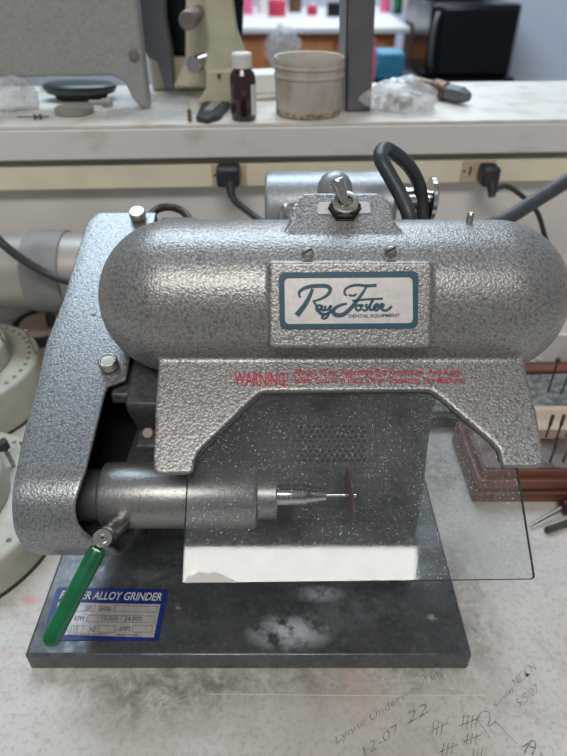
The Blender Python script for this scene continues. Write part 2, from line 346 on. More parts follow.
def quadmap(q):
    """q: world points bottom-left, bottom-right, top-right, top-left -> f(u,v)"""
    bl, br, tr, tl = q
    return lambda u, v: (bl*(1-u)+br*u)*(1-v)+(tl*(1-u)+tr*u)*v
def text_mesh(name, s, f, m, parent, nrm, lift=0.0002, shear=0.0, off=0.0, space=1.0):
    cu = bpy.data.curves.new('lettering', 'FONT'); cu.body = s; cu.size = 1; cu.shear = shear; cu.offset = off; cu.space_character = space
    cu.resolution_u = 3
    to = bpy.data.objects.new('tmp', cu); C.objects.link(to)
    dg = bpy.context.evaluated_depsgraph_get(); me = bpy.data.meshes.new_from_object(to.evaluated_get(dg))
    bpy.data.objects.remove(to); bpy.data.curves.remove(cu)
    xs = [v.co.x for v in me.vertices]; ys = [v.co.y for v in me.vertices]
    x0, x1, y0, y1 = min(xs), max(xs), min(ys), max(ys)
    for v in me.vertices: v.co = f((v.co.x-x0)/(x1-x0), (v.co.y-y0)/(y1-y0))+nrm*lift
    me.materials.append(M[m]); me.name = name
    o = bpy.data.objects.new(name, me); C.objects.link(o); o.parent = parent
    return o
def stroke(bm, pts, w0, nrm, smooth=True, wf=None):
    ps = spline(pts, 6) if smooth else [V(p) for p in pts]; prev = None; n = len(ps)
    for i, p in enumerate(ps):
        T = (ps[min(i+1, n-1)]-ps[max(i-1, 0)]).normalized(); S = nrm.cross(T).normalized()
        w_ = w0*(wf(i/(n-1)) if wf else 1)
        cur = (bm.verts.new(p+S*w_/2), bm.verts.new(p-S*w_/2))
        if prev: bm.faces.new((prev[0], cur[0], cur[1], prev[1]))
        prev = cur

# ================================================================== SETTING
bm = bmesh.new(); box(bm, -3.5, 4.0, -1.5, 5.2, -0.95, -0.90); tag(link('floor', bm, 'floor', smooth=False), kind='structure')
YAW = 0.055
def yw(x, y=0.0): return 0.685+y+x*math.tan(YAW)        # the wall and shelf run slightly off square to the view
R4 = Matrix.Translation((0, 0.685, 0)) @ Matrix.Rotation(YAW, 4, 'Z')
bm = bmesh.new(); box(bm, -1.0, 1.1, 0.025, 0.055, -0.02, 0.213, R4); tag(link('wall_back', bm, 'wall', smooth=False), kind='structure')
bm = bmesh.new(); box(bm, -3.5, 4.0, 5.0, 5.1, -0.9, 1.9); tag(link('wall_far', bm, 'far_wall', smooth=False), kind='structure')
# pale wall on the right of the far room, running away from the viewer
a = atZ(514, 74, -0.1); p1 = V((1.02, 3.1, 0)); p2 = V((0.72, 0.98, 0))
bm = bmesh.new(); prism(bm, [V((0.98, 3.0, -0.9)), V((2.6, 2.2, -0.9)), V((2.6, 2.28, -0.9)), V((1.0, 3.1, -0.9))], V((0, 0, 2.8)))
tag(link('wall_right', bm, 'far_wall', smooth=False), kind='structure')
bm = bmesh.new(); prism(bm, [V((0.98, 3.0, -0.9)), V((1.0, 3.1, -0.9)), V((1.04, 5.0, -0.9)), V((0.96, 5.0, -0.9))], V((0, 0, 2.8)))
tag(link('wall_side', bm, 'far_wall', smooth=False), kind='structure')

# ------------------------------------------------------------------ workbench and its raised shelf
bench = empty('workbench', (0, 0, 0), 'worn white laminate workbench top under the grinder, stained and pencilled', 'workbench')
bm = bmesh.new(); prism(bm, [V((-1.0, -0.1, 0)), V((1.1, -0.1, 0)), V((1.1, yw(1.1, 0.024), 0)), V((-1.0, yw(-1.0, 0.024), 0))], V((0, 0, -0.03)))
link('bench_top', bm, 'bench', bench, smooth=False)
for x in (-0.9, 1.0):
    bm = bmesh.new(); box(bm, x-0.03, x+0.03, 0.0, 0.6, -0.9, -0.03); link('leg', bm, 'far_white', bench, smooth=False)
UP = V((0, 0, 1))
bm = bmesh.new()
def pz(px, py): return atZ(px, py, 0.0003)
def hand(pts, w=0.00042, s=True): stroke(bm, [pz(*p) for p in pts], w, UP, s)
# tally marks and figures copied from the bench
for (ox, oy, sc_, cols) in ((432, 727, 1.0, 3), (462, 721, 1.0, 4), (466, 738, 0.8, 3), (442, 748, 0.9, 3)):
    for i in range(cols): hand([(ox+i*4.5+2, oy-6*sc_), (ox+i*4.5, oy+8*sc_)], s=False)
    hand([(ox-3, oy+5*sc_), (ox+cols*4.5+2, oy-4*sc_)], s=False)
for i in range(3): hand([(474+i*4, 748), (473+i*4, 758)], s=False)
hand([(523, 747), (529, 743), (524, 754)], 0.0007); hand([(535, 748), (530, 746), (531, 741), (535, 742), (535, 748), (532, 755)], 0.0007)
hand([(540, 752), (543, 757)], 0.0007)
hand([(478, 718), (482, 712), (489, 712), (490, 719), (488, 726), (496, 722)])
for p, q in (((495, 721), (517, 744)), ((478, 720), (490, 738))): hand([p, q], 0.00035)
link('tally_marks', bm, 'pencil', bench, smooth=False)
def bench_text(s, x0, y0, x1, y1, h, shear=0.3):
    # baseline from (x0,y0) to (x1,y1), letters h pixels tall
    dx, dy = x1-x0, y1-y0; l = math.hypot(dx, dy); nx, ny = dy/l*h, -dx/l*h
    f = quadmap([pz(x0, y0), pz(x1, y1), pz(x1+nx, y1+ny), pz(x0+nx, y0+ny)])
    text_mesh('pencil_writing', s, f, 'pencil', bench, UP, 0.0003, shear, -0.022)
bench_text('Lynne Underwood ing', 338, 746, 446, 674, 9)
bench_text('12-07', 365, 757, 402, 731, 9)
bench_text('22', 408, 724, 430, 712, 10)
bench_text('Sunday', 497, 710, 516, 690, 7)
bench_text('NICK N', 516, 687, 537, 668, 8)
bench_text('5/5/07', 519, 708, 541, 690, 8)
bm = bmesh.new(); stroke(bm, [pz(210, 694), pz(400, 696), pz(485, 695)], 0.0004, UP, False)
stroke(bm, [pz(445, 694), pz(520, 715)], 0.0003, UP, False)
link('scratch', bm, 'paper', bench, smooth=False)

shelf = empty('bench_shelf', (0, 0.685, 0), 'raised cream laminate shelf along the back of the bench', 'shelf')
inv = Matrix.Translation((0, -0.685, 0))
bm = bmesh.new(); box(bm, -1.0, 1.1, 0.0, 0.225, 0.2455, 0.2485, inv @ R4); link('shelf_top', bm, 'shelf', shelf, smooth=False)
bm = bmesh.new(); box(bm, -1.0, 1.1, -0.002, 0.022, 0.2135, 0.2450, inv @ R4); link('front_board', bm, 'shelf_edge', shelf, bevel=0.0015)
bm = bmesh.new(); box(bm, -1.0, 1.1, 0.060, 0.223, 0.2135, 0.2450, inv @ R4); link('under_board', bm, 'shelf_edge', shelf, smooth=False)
for x in (-0.95, 1.05):
    bm = bmesh.new(); box(bm, x-0.02, x+0.02, 0.060, 0.2, -0.90, 0.2135, inv @ R4); link('support_panel', bm, 'shelf_edge', shelf, smooth=False)

# raceway
rw = empty('power_raceway', (0, 0.705, 0.19), 'long beige metal power raceway on the wall under the shelf', 'raceway')
rinv = Matrix.Translation((0, -0.705, -0.19))
bm = bmesh.new(); box(bm, -1.0, 1.1, 0.008, 0.025, 0.1775, 0.2045, rinv @ R4); link('channel', bm, 'raceway', rw, bevel=0.002)
for px in (228, 480):
    c = atY(px, 172, yw(0, 0.008)); x = c.x
    bm = bmesh.new(); box(bm, x-0.018, x+0.022, 0.0065, 0.0085, 0.1795, 0.2035, rinv @ R4)
    op = link('outlet_plate', bm, 'pale_plastic', rw, bevel=0.0006)
    bm = bmesh.new(); lathe(bm, rinv @ R4 @ V((x-0.0145, 0.0066, 0.192)), (0, -1, 0), [(0, 0.0016), (0.001, 0.0012), (0.001, 0)], 12); link('screw', bm, 'dark_steel', op)
    bm = bmesh.new()
    for dx in (-0.0085, 0.006): box(bm, x+dx, x+dx+0.002, 0.0060, 0.0072, 0.187, 0.197, rinv @ R4)
    link('slot', bm, 'black', op, smooth=False)

def plug(px, label, pts, rr, body=(0.013, 0.017)):
    y = yw((px-283.5)/600*0.68)
    base = atY(px, 172, y); t = empty('power_plug', base, label, 'plug')
    mi = Matrix.Translation(-base)
    bm = bmesh.new(); box(bm, base.x-body[0], base.x+body[0], base.y-0.020, base.y+0.0045, base.z-0.012, base.z+0.010, mi)
    link('plug_body', bm, 'rubber', t, bevel=0.004, segs=3)
    bm = bmesh.new(); st = base+V((0.002, -0.016, -0.007))
    lathe(bm, st-base, V((0.1, -0.6, -1)), [(0, 0.0062), (0.012, 0.0045), (0.016, 0.004)], 16); link('strain_relief', bm, 'rubber', t)
    bm = bmesh.new(); tube(bm, [st-base+V((0.001, -0.006, -0.010))]+[p-base for p in pts], rr); link('cord', bm, 'rubber', t)
plug(229, 'black plug and cord in the outlet left of the grinder motor', [atY(236, 202, 0.655), atY(246, 210, 0.64), atY(262, 222, 0.615), atY(285, 236, 0.60), atY(300, 262, 0.60)], 0.0038)
plug(487, 'black plug and thin cord in the right hand outlet', [atY(505, 186, 0.68), atY(522, 196, 0.675), atY(537, 212, 0.67), atY(546, 240, 0.665), atY(560, 290, 0.66)], 0.0028, (0.010, 0.014))
bm = bmesh.new(); tube(bm, [atY(598, 160, 0.62), atY(567, 181, 0.60), atY(535, 201, 0.575), atY(500, 222, 0.55), atY(440, 250, 0.53), atZ(400, 330, 0.012)], 0.0072, 18)
tag(link('grey_hose', bm, 'hose'), 'thick grey rubber hose rising to the right edge behind the grinder', 'hose')
bm = bmesh.new(); tube(bm, [atY(-40, 196, 0.55), atY(-12, 228, 0.54), atY(5, 246, 0.535), atY(28, 263, 0.535), atY(55, 277, 0.535), atY(90, 287, 0.53), atY(130, 300, 0.52)], 0.0042)
tag(link('black_extension_cable', bm, 'rubber'), 'black cord sagging in front of the taped duct on the left', 'cord')

# taped duct on the left wall
dy = 0.600
def dx_(px): return atY(px, 270, dy).x
dz = atY(40, 271, dy).z
duct = empty('exhaust_duct', (dx_(0), dy, dz), 'horizontal metal duct wrapped in grey tape, left of the grinder', 'duct')
def dl(x0, x1, r, name, m, ex=None):
    bm = bmesh.new(); lathe(bm, V((x0-dx_(0), 0, 0)), (1, 0, 0), [(0, r-0.001), (0.001, r), (x1-x0-0.001, r), (x1-x0, r-0.001)], 48); return link(name, bm, m, duct)
dl(dx_(-80), dx_(36), 0.0405, 'metal_pipe', 'pipe'); dl(dx_(35), dx_(71), 0.044, 'tape_wrap', 'tape'); dl(dx_(70), dx_(130), 0.0415, 'metal_pipe', 'pipe')
for px in (-60, 100):
    bm = bmesh.new(); box(bm, dx_(px)-dx_(0)-0.01, dx_(px)-dx_(0)+0.01, 0.015, 0.036, -dz, -0.03); link('support_bracket', bm, 'mid_grey', duct, smooth=False)

# ================================================================== THE GRINDER
ZB = 0.018
G = empty('alloy_grinder', (0, 0, 0), 'grey hammered-finish bench grinder with glass shield and capsule-shaped hood', 'grinder')
fl = atZ(24, 655.5, ZB); fr_ = atZ(472.5, 655.5, ZB)
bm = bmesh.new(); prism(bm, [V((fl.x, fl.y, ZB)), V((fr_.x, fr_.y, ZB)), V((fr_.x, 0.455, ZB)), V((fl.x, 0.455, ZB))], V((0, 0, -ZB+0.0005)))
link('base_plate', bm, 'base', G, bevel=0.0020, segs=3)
SY, SZ = 0.2764, 0.1096      # spindle axis
# --- pedestal body with perforated grille
bm = bmesh.new()
prof = [(0.331, ZB, 0.112), (0.333, 0.05, 0.112), (0.345, 0.09, 0.1125), (0.355, 0.12, 0.115), (0.364, 0.145, 0.121), (0.372, 0.172, 0.130)]
rws = [[bm.verts.new(V((x, y, z))) for x, y in ((-0.10, yf_), (xr_, yf_), (xr_, 0.445), (-0.10, 0.445))] for yf_, z, xr_ in prof]
for a, b in zip(rws, rws[1:]):
    for i in range(4): bm.faces.new((a[i], a[(i+1) % 4], b[(i+1) % 4], b[i]))
bm.faces.new(rws[0]); bm.faces.new(rws[-1])
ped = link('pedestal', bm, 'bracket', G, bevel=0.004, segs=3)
gq = [onp(298, 462, V((0, 0.364, 0)), V((0, -1, 0))), onp(366, 462, V((0, 0.364, 0)), V((0, -1, 0)))]
bm = bmesh.new(); PN = V((0, -0.03, 0.010)).normalized(); P0 = V((0, 0.345, 0.09))
gz0 = onp(330, 460, P0, PN); gz1 = onp(330, 424, P0, PN); gx0 = onp(299, 440, P0, PN).x; gx1 = onp(366, 440, P0, PN).x
r0 = 0.0016; row = 0; zz = gz0.z
while zz < gz1.z:
    xx = gx0+(0.0023 if row % 2 else 0)
    while xx < gx1:
        y = 0.345+(zz-0.09)*0.3333
        lathe(bm, V((xx, y-0.0002, zz)), PN, [(0, r0), (0.0003, r0)], 8); xx += 0.0046
    zz += 0.0038; row += 1
link('grille_perforations', bm, 'black', ped, smooth=False)
# --- bracket arm between guard and hood, stepped casting
bm = bmesh.new()
for x0, x1, pr in ((-0.1045, -0.062, [(0.440, 0.200), (0.310, 0.1595), (0.3105, 0.152), (0.3255, 0.1235), (0.3130, 0.1195), (0.3100, 0.100), (0.320, 0.060), (0.440, 0.060)]),
                   (-0.1175, -0.1040, [(0.440, 0.196), (0.322, 0.158), (0.322, 0.150), (0.352, 0.140), (0.440, 0.140)])):
    prism(bm, [V((x0, y, z)) for y, z in pr], V((x1-x0, 0, 0)))
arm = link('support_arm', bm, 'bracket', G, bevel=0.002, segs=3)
for px, py, r in ((148, 433, 0.0042), (148, 460, 0.0050)):
    c = onp(px, py, V((0, 0.318, 0.122)), V((0, -0.5, 0.86)))if py < 440 else atY(px, py, 0.3085)
    bm = bmesh.new(); lathe(bm, c, V((0, -0.7, 0.7)), [(-0.006, r), (0.001, r), (0.0018, r*0.8), (0.0018, 0)], 20); link('screw', bm, 'knob', arm)
bm = bmesh.new(); c = atY(213, 447, 0.325); lathe(bm, V((c.x-0.012, 0.335, 0.105)), (1, 0, 0), [(0, 0.018), (0.02, 0.018), (0.024, 0.014)], 32); link('bearing_boss', bm, 'bracket', G)

# --- spindle housing
AX = V((1, 0, 0)); SP = V((0, SY, SZ))
bm = bmesh.new(); lathe(bm, V((-0.1185, SY, SZ)), AX, [(0, 0.0195), (0.0012, 0.0212), (0.003, 0.0217), (0.0995, 0.0217), (0.1010, 0.0207), (0.1010, 0)], 64)
sh = link('spindle_housing', bm, 'spindle', G)
bm = bmesh.new(); prism(bm, [V((-0.108, y, z)) for y, z in ((0.315, ZB), (0.312, 0.05), (0.272, 0.095), (0.29, 0.120), (0.36, 0.115), (0.37, ZB))], V((0.080, 0, 0)))
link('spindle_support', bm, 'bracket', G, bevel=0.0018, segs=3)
c = atT(145, 538, 0.392); bm = bmesh.new(); lathe(bm, V((c.x, 0.279, 0.083)), V((0, -0.8, -0.1)), [(-0.01, 0.0036), (0.003, 0.0036), (0.0038, 0.003), (0.0038, 0)], 20); link('set_screw', bm, 'dark_steel', sh)
bm = bmesh.new(); lathe(bm, V((-0.136, SY, SZ)), AX, [(0, 0.017), (0.018, 0.017)], 48); link('drive_pulley', bm, 'mid_grey', G)
bm = bmesh.new(); lathe(bm, V((-0.0175, SY, SZ)), AX, [(0, 0.0150), (0.0010, 0.0158), (0.0125, 0.0158), (0.0135, 0.0150), (0.0135, 0.0075)], 48); link('spindle_collar', bm, 'spindle', G)
bm = bmesh.new(); lathe(bm, V((-0.0045, SY, SZ)), AX, [(0, 0.0072), (0.019, 0.0072), (0.0195, 0.0069), (0.031, 0.0045), (0.0325, 0.0042), (0.0325, 0.0012)], 40); link('collet', bm, 'chrome', G)
bm = bmesh.new(); lathe(bm, V((0.0275, SY, SZ)), AX, [(0, 0.0012), (0.019, 0.0012), (0.019, 0.0019), (0.0205, 0.0019), (0.0205, 0)], 16); link('mandrel', bm, 'chrome', G)
bm = bmesh.new(); lathe(bm, V((0.0430, SY, SZ)), V((1, 0.07, 0.02)), [(0, 0.001), (0, 0.0172), (0.0010, 0.0172), (0.001, 0.001)], 48, closed=False); link('cutting_disc', bm, 'disc', G)

# --- locking lever
pin0 = atT(124, 520, 0.384); pin1 = atT(102.5, 538, 0.357)
ax = (pin1-pin0).normalized(); Lp = (pin1-pin0).length
bm = bmesh.new(); lathe(bm, pin0-ax*0.006, ax, [(0, 0.0056), (0.006+Lp-0.009, 0.0056), (0.006+Lp-0.008, 0.0050), (0.006+Lp-0.0065, 0.0050)], 32)
lv = link('locking_lever', bm, 'steel', G)
hn = (CAM-pin1).normalized(); hd = (ax*0.35+hn*0.75).normalized()
bm = bmesh.new(); lathe(bm, pin1-hd*0.0075, hd, [(0, 0.0050), (0.001, 0.0061), (0.0065, 0.0061), (0.0075, 0.0054), (0.0075, 0.0032), (0.0063, 0.0030), (0.0063, 0)], 32); link('pivot_head', bm, 'chrome', lv)
bm = bmesh.new(); lathe(bm, pin1-hd*0.0012, hd, [(0, 0.0021), (0.0014, 0.0019), (0.0014, 0.0010), (0.0006, 0)], 6); link('hex_screw', bm, 'dark_steel', lv)
bm = bmesh.new(); q = (pin0+pin1)/2+V((0, -0.0003, 0.0050)); lathe(bm, q, V((0, -0.55, 0.8)), [(-0.002, 0.0014), (0.0008, 0.0014), (0.0008, 0)], 14); link('set_screw', bm, 'black', lv)
g0 = atT(98, 549, 0.354); g1 = atT(48.5, 644, 0.348)
bm = bmesh.new(); gl_ = (g1-g0).length
gr = [(0, 0.0048), (0.003, 0.0053), (gl_*0.5, 0.0054), (gl_-0.004, 0.0056)]
for i in range(1, 8):
    a = math.pi/2*i/7; gr.append((gl_-0.004+0.0056*math.sin(a), 0.0056*math.cos(a) if i < 7 else 0))
lathe(bm, g0, g1-g0, gr, 32); link('grip', bm, 'green', lv, angle=60)

# --- belt guard: profile in YZ, edges in X read on the sloping cover plane
GN = V((0, -0.355, 1)).normalized(); GP = V((0, 0.252, 0.140)); GR = 0.0369
down = V((0, -GN.z, GN.y))     # down the slope towards the viewer
cn = V((0, SY, SZ))
tangent = cn+GN*GR
up_end = onp(100, 214, GP, GN)
Ltop = (V((0, up_end.y, up_end.z))-V((0, tangent.y, tangent.z))).length
import bisect
def interp(tab, x):
    if x <= tab[0][0]: return tab[0][1]
    for (a, b), (c, d) in zip(tab, tab[1:]):
        if x <= c: return b+(d-b)*(x-a)/(c-a)
    return tab[-1][1]
def sx(px, py):          # (distance up the slope from the tangent line, X)
    p = onp(px, py, GP, GN); return ((V((0, p.y, p.z))-V((0, tangent.y, tangent.z))).dot(-down), p.x)
left = sorted([sx(*p) for p in ((14.5, 488), (25, 437), (37, 392), (48, 343), (65, 300), (80, 250), (87, 228), (92, 219), (99, 214.5))])
right = sorted([sx(*p) for p in ((83, 484), (96, 432), (106, 392), (108.5, 387), (113, 384), (123, 383))])
ss = [(a, b) for a, b in right]
sec = []           # (point in YZ, xl, xr)
XR = -0.106
def nose(a):  # angle from the top tangent turning down and under
    return cn+GN*(GR*math.cos(a))+down*(GR*math.sin(a))
n_up = 46
for i in range(n_up+1):
    s = Ltop*(1-i/n_up)
    p = tangent-down*s
    xl = interp(left, s); xr = interp(right, s) if s < right[-1][0] else XR
    sec.append((V((0, p.y, p.z)), xl, xr))
x_l0 = sec[-1][1]; x_r0 = sec[-1][2]
for i in range(1, 25):
    a = math.pi*0.98*i/24; deg = math.degrees(a)
    xr = interp([(0, x_r0), (15, x_r0-0.0018), (28, x_r0-0.0040), (40, x_r0-0.0045), (52, x_r0-0.0030), (64, x_r0+0.001), (76, x_r0+0.008), (86, x_r0+0.015), (180, x_r0+0.017)], deg)
    xl = interp([(0, x_l0), (60, x_l0+0.0005), (85, x_l0+0.003), (100, x_l0+0.006), (180, x_l0+0.008)], deg)
    sec.append((nose(a), xl, xr))
# insert precise notch corner rows handled by fine sampling
bm = bmesh.new(); prev = None; K = 14
for p, xl, xr in sec:
    rowv = []
    for k in range(K+1):
        u = k/K; x = xl+(xr-xl)*u
        dd = x-xl; q = V(p)
        if dd < 0.006:   # rolled left edge
            e = 0.006-math.sqrt(max(0, 0.006**2-(0.006-dd)**2))
            inw = (cn-p).normalized() if False else None
            q = q
        rowv.append(bm.verts.new(V((x, q.y, q.z))))
    if prev:
        for k in range(K): bm.faces.new((prev[k], prev[k+1], rowv[k+1], rowv[k]))
    prev = rowv
# left side wall
bot = [v for v in []]
bm.verts.ensure_lookup_table()
nrow = len(sec)
lefts = [bm.verts[i*(K+1)] for i in range(nrow)]
def underp(p, xl):
    # foot of the side wall on the guard's lower line
    s = (V(p)-tangent).dot(-down)
    return V((xl, p.y-GN.y*0, p.z)) - V((0, GN.y, GN.z))*0.060+V((0, 0, 0))
mid = bm.verts.new(V((x_l0+0.006, SY, SZ)))
low = []
for i in range(n_up+1):
    p, xl, xr = sec[i]; q = V(p)-GN*(2*GR); low.append(bm.verts.new(V((xl+0.004, q.y, q.z))))
for i in range(n_up): bm.faces.new((lefts[i], lefts[i+1], low[i+1], low[i]))
for i in range(n_up, nrow-1): bm.faces.new((lefts[i], lefts[i+1], mid))
bm.faces.new((lefts[n_up], mid, low[n_up])); bm.faces.new((lefts[nrow-1], low[n_up], mid))
# top end wall
bm.verts.ensure_lookup_table(); tops = [bm.verts[k] for k in range(K+1)]
tb = [bm.verts.new(v.co+V((0, 0.014, -0.030))) for v in tops]
for k in range(K): bm.faces.new((tops[k], tops[k+1], tb[k+1], tb[k]))
guard = link('belt_guard', bm, 'guard', G, angle=50)
so = guard.modifiers.new('solid', 'SOLIDIFY'); so.thickness = 0.0028; so.offset = 0
bv = guard.modifiers.new('bevel', 'BEVEL'); bv.width = 0.0012; bv.segments = 3; bv.limit_method = 'ANGLE'; bv.angle_limit = math.radians(40)
# dark belt inside the guard
bm = bmesh.new(); pts = []
c1 = cn; c2 = cn-down*0.20
for i in range(13):
    a = math.pi*i/12-0; pts.append(c1+GN*(0.017*math.cos(a))+down*(0.017*math.sin(a)))
for i in range(13):
    a = math.pi*i/12; pts.append(c2-GN*(0.028*math.cos(a))-down*(0.028*math.sin(a)))
prism(bm, [V((-0.150, p.y, p.z)) for p in pts], V((0.016, 0, 0))); link('drive_belt', bm, 'black', G)
bm = bmesh.new(); pr = [tangent-down*0.005-GN*0.012, tangent-down*0.20-GN*0.012, tangent-down*0.20-GN*0.066, tangent-down*0.005-GN*0.066]
prism(bm, [V((-0.157, p.y, p.z)) for p in pr], V((0.004, 0, 0)))
prism(bm, [V((-0.157, p.y, p.z)) for p in (tangent-down*0.085-GN*0.006, tangent-down*0.088-GN*0.006, tangent-down*0.088-GN*0.066, tangent-down*0.085-GN*0.066)], V((0.045, 0, 0)))
prism(bm, [V((-0.157, p.y, p.z)) for p in (tangent-down*0.0-GN*0.070, tangent-down*0.20-GN*0.070, tangent-down*0.20-GN*0.073, tangent-down*0.0-GN*0.073)], V((0.05, 0, 0)))
link('guard_lining', bm, 'black', G, smooth=False)
# thumbscrews on the guard
for px, py, r in ((139, 214, 0.0067), (110.5, 362, 0.0066)):
    c = onp(px, py+6, GP, GN); n = GN
    bm = bmesh.new(); lathe(bm, c-n*0.004, n, [(0, 0.0052), (0.006, 0.0052), (0.0062, 0.0044), (0.0075, 0.0044), (0.0078, r), (0.0125, r), (0.0135, r-0.001), (0.0135, r-0.0018), (0.0129, r-0.0022), (0.0129, 0)], 32)
    link('thumbscrew', bm, 'steel', guard)
c = onp(94, 314, GP, GN); bm = bmesh.new()
for k in range(5):
    a = k*1.3; lathe(bm, c+V((math.cos(a)*0.0012, math.sin(a)*0.0015, 0))+GN*0.0014, GN, [(0, 0.0011), (0.0005, 0.0009), (0.0005, 0)], 7)
link('paint_chip', bm, 'cream', guard)

# --- hood casting: capsule + skirt + name pad + switch boss fused into one skin
HY, HZ, HR = 0.3564, 0.2138, 0.0502
xa = -0.1215+HR; xb = 0.1868-HR
PNORM = V((0, -math.sin(math.radians(32.5)), math.cos(math.radians(32.5))))
GLP = V((0, 0.202, 0.121))              # a point of the glass
SKP = GLP+PNORM*0.0055                  # front face of the skirt
bm = bmesh.new()
prof = []
nA = 20
for i in range(nA+1):
    a = math.pi/2*i/nA; prof.append((-HR*math.cos(a), HR*math.sin(a) if i else 0))
L_ = xb-xa
prof2 = prof+[(L_-d, r) for d, r in reversed(prof)]
lathe(bm, V((xa, HY, HZ)), AX, prof2, 72)
outl = [(160, 335), (155.5, 400), (153, 466), (155, 472), (161, 474), (189, 473), (193, 470), (195, 458), (199, 450), (255, 396), (262, 391.5), (428, 389.5), (436, 393), (491, 440), (499, 449), (502, 462), (504, 466.5), (538, 467), (543, 465), (545, 459), (536, 410), (527, 372), (520, 335)]
sk = [onp(x, y, SKP, PNORM) for x, y in outl]
prism(bm, sk, -PNORM*0.0052)
# name pad
padN = V((0, -math.cos(math.radians(31)), math.sin(math.radians(31))))
padP = V((0, HY, HZ))+padN*(HR+0.0022)
pc = onp(350.5, 305, padP, padN); padU = V((1, 0, 0)); padW = padN.cross(padU).normalized()
if padW.z < 0: padW = -padW
padP2 = pc
def padpt(u, v, d=0): return pc+padU*u+padW*v+padN*d
pw = (430-272)*(0.36)/600
prism(bm, [padpt(u, v) for u, v in rrect(pw, 0.0500, 0.002, 2)], -padN*0.03)
# switch boss
bN = V((0, -math.cos(math.radians(58)), math.sin(math.radians(58))))
bP = V((0, 0.355, 0.2692)); bc = onp(343, 212, bP, bN); bW = V((0, math.sin(math.radians(58)), math.cos(math.radians(58))))
poly = [(-0.040, -0.024), (0.038, -0.024), (0.034, -0.014), (0.0315, -0.006), (0.030, 0.006), (0.027, 0.0115), (0.022, 0.0150), (-0.023, 0.0150), (-0.028, 0.0115), (-0.031, 0.005), (-0.0325, -0.006), (-0.035, -0.014)]
prism(bm, [bc+V((u, 0, 0))+bW*v for u, v in poly], -bN*0.022)
hood = link('hood', bm, 'hood', G)
rm = hood.modifiers.new('fuse', 'REMESH'); rm.mode = 'VOXEL'; rm.voxel_size = 0.0011; rm.use_smooth_shade = True
sm = hood.modifiers.new('soften', 'SMOOTH'); sm.factor = 0.5; sm.iterations = 4

# screws on the pad
for px, py in ((307.5, 254), (390.5, 252.5)):
    n = (V((0, 0, 1))*0.78+V((0, -1, 0))*0.62).normalized()
    d = ray(px, py); o_ = CAM-V((0, HY, HZ)); dd = V((0, d.y, d.z)); oo = V((0, o_.y, o_.z))
    A_ = dd.dot(dd); B_ = 2*oo.dot(dd); C_ = oo.dot(oo)-(HR+0.0004)**2; t = (-B_-math.sqrt(B_*B_-4*A_*C_))/(2*A_)
    c = CAM+d*t; n = V((0, c.y-HY, c.z-HZ)).normalized(); c = c+n*0.0008
    bm = bmesh.new(); lathe(bm, c-n*0.002, n, [(0, 0.0036), (0.0028, 0.0036), (0.0040, 0.0026), (0.0044, 0)], 24)
    s_ = link('screw', bm, 'steel', G)
    bm = bmesh.new(); U_, W_, _ = frame(n); a = 0.6; dU = U_*math.cos(a)+W_*math.sin(a); dW = n.cross(dU)
    prism(bm, [c+n*0.0025+dU*x+dW*y for x, y in ((-0.003, -0.0004), (0.003, -0.0004), (0.003, 0.0004), (-0.003, 0.0004))], -n*0.0015); link('slot', bm, 'black', s_, smooth=False)
# small stud on the hood top, right
c = atY(467, 217, HY+0.012); bm = bmesh.new(); lathe(bm, V((c.x, 0.362, 0.255)), V((0, 0, 1)), [(0, 0.0022), (0.014, 0.0022), (0.015, 0.0014), (0.015, 0)], 16); link('stud', bm, 'steel', G)

# --- name plate
qp = padpt
def padxy(px, py, d=0.0): return onp(px, py, pc+padN*d, padN)
def rquad(q, r, n=5):
    f = quadmap(q); wq = (q[1]-q[0]).length; hq = (q[3]-q[0]).length
    return [f(x/wq+0.5, y/hq+0.5) for x, y in rrect(wq, hq, r, n)]
q = [padxy(280, 329, 0.0012), padxy(418, 328, 0.0012), padxy(418.5, 271, 0.0012), padxy(278.5, 272.5, 0.0012)]
bm = bmesh.new(); prism(bm, rquad(q, 0.0035), -padN*0.0016); npl = link('name_plate', bm, 'teal', G, smooth=False)
q = [padxy(285, 324, 0.0014), padxy(413, 323, 0.0014), padxy(412.5, 277.5, 0.0014), padxy(284.5, 278.5, 0.0014)]
bm = bmesh.new(); prism(bm, rquad(q, 0.0025), -padN*0.0003); link('plate_field', bm, 'silver', npl, smooth=False)
bm = bmesh.new()
def lp(x, y): return padxy(274+x/3.78, 266+y/3.78, 0.0016)
def ls(pts, w, wf=None): stroke(bm, [lp(*p) for p in pts], w*1.3*0.3775/600/3.78, padN, True, wf)
tp = lambda s: 0.45+0.55*math.sin(math.pi*min(1, max(0, s)))
ls([(146, 86), (134, 116), (116, 148), (86, 187)], 14, lambda s: 0.6+0.5*s)
ls([(100, 120), (94, 104), (104, 90), (130, 79), (165, 75), (198, 76), (213, 88), (203, 108), (178, 124), (146, 134)], 11, tp)
ls([(148, 132), (160, 150), (168, 168), (178, 180), (196, 182), (208, 174)], 9, tp)
ls([(178, 150), (168, 149), (160, 160), (165, 170), (175, 163), (183, 150), (180, 164), (188, 168), (194, 160)], 6.5)
ls([(196, 150), (192, 163), (202, 166), (215, 150), (211, 170), (203, 190), (190, 199), (181, 194), (192, 184), (214, 174), (232, 166)], 6.5)
ls([(276, 112), (267, 104), (270, 88), (290, 76), (320, 72), (350, 75), (388, 73)], 9, lambda s: 0.6+0.4*s)
ls([(350, 78), (334, 104), (312, 134), (288, 162), (262, 183), (238, 186), (224, 176), (230, 160), (252, 148), (276, 142)], 12, tp)
ls([(282, 110), (300, 112), (312, 106)], 6)
ls([(296, 132), (340, 127), (412, 123)], 6)
ls([(326, 148), (314, 150), (309, 160), (318, 168), (330, 160), (326, 149), (340, 150)], 6.5)
ls([(352, 143), (347, 152), (354, 160), (346, 168), (334, 165)], 6.5)
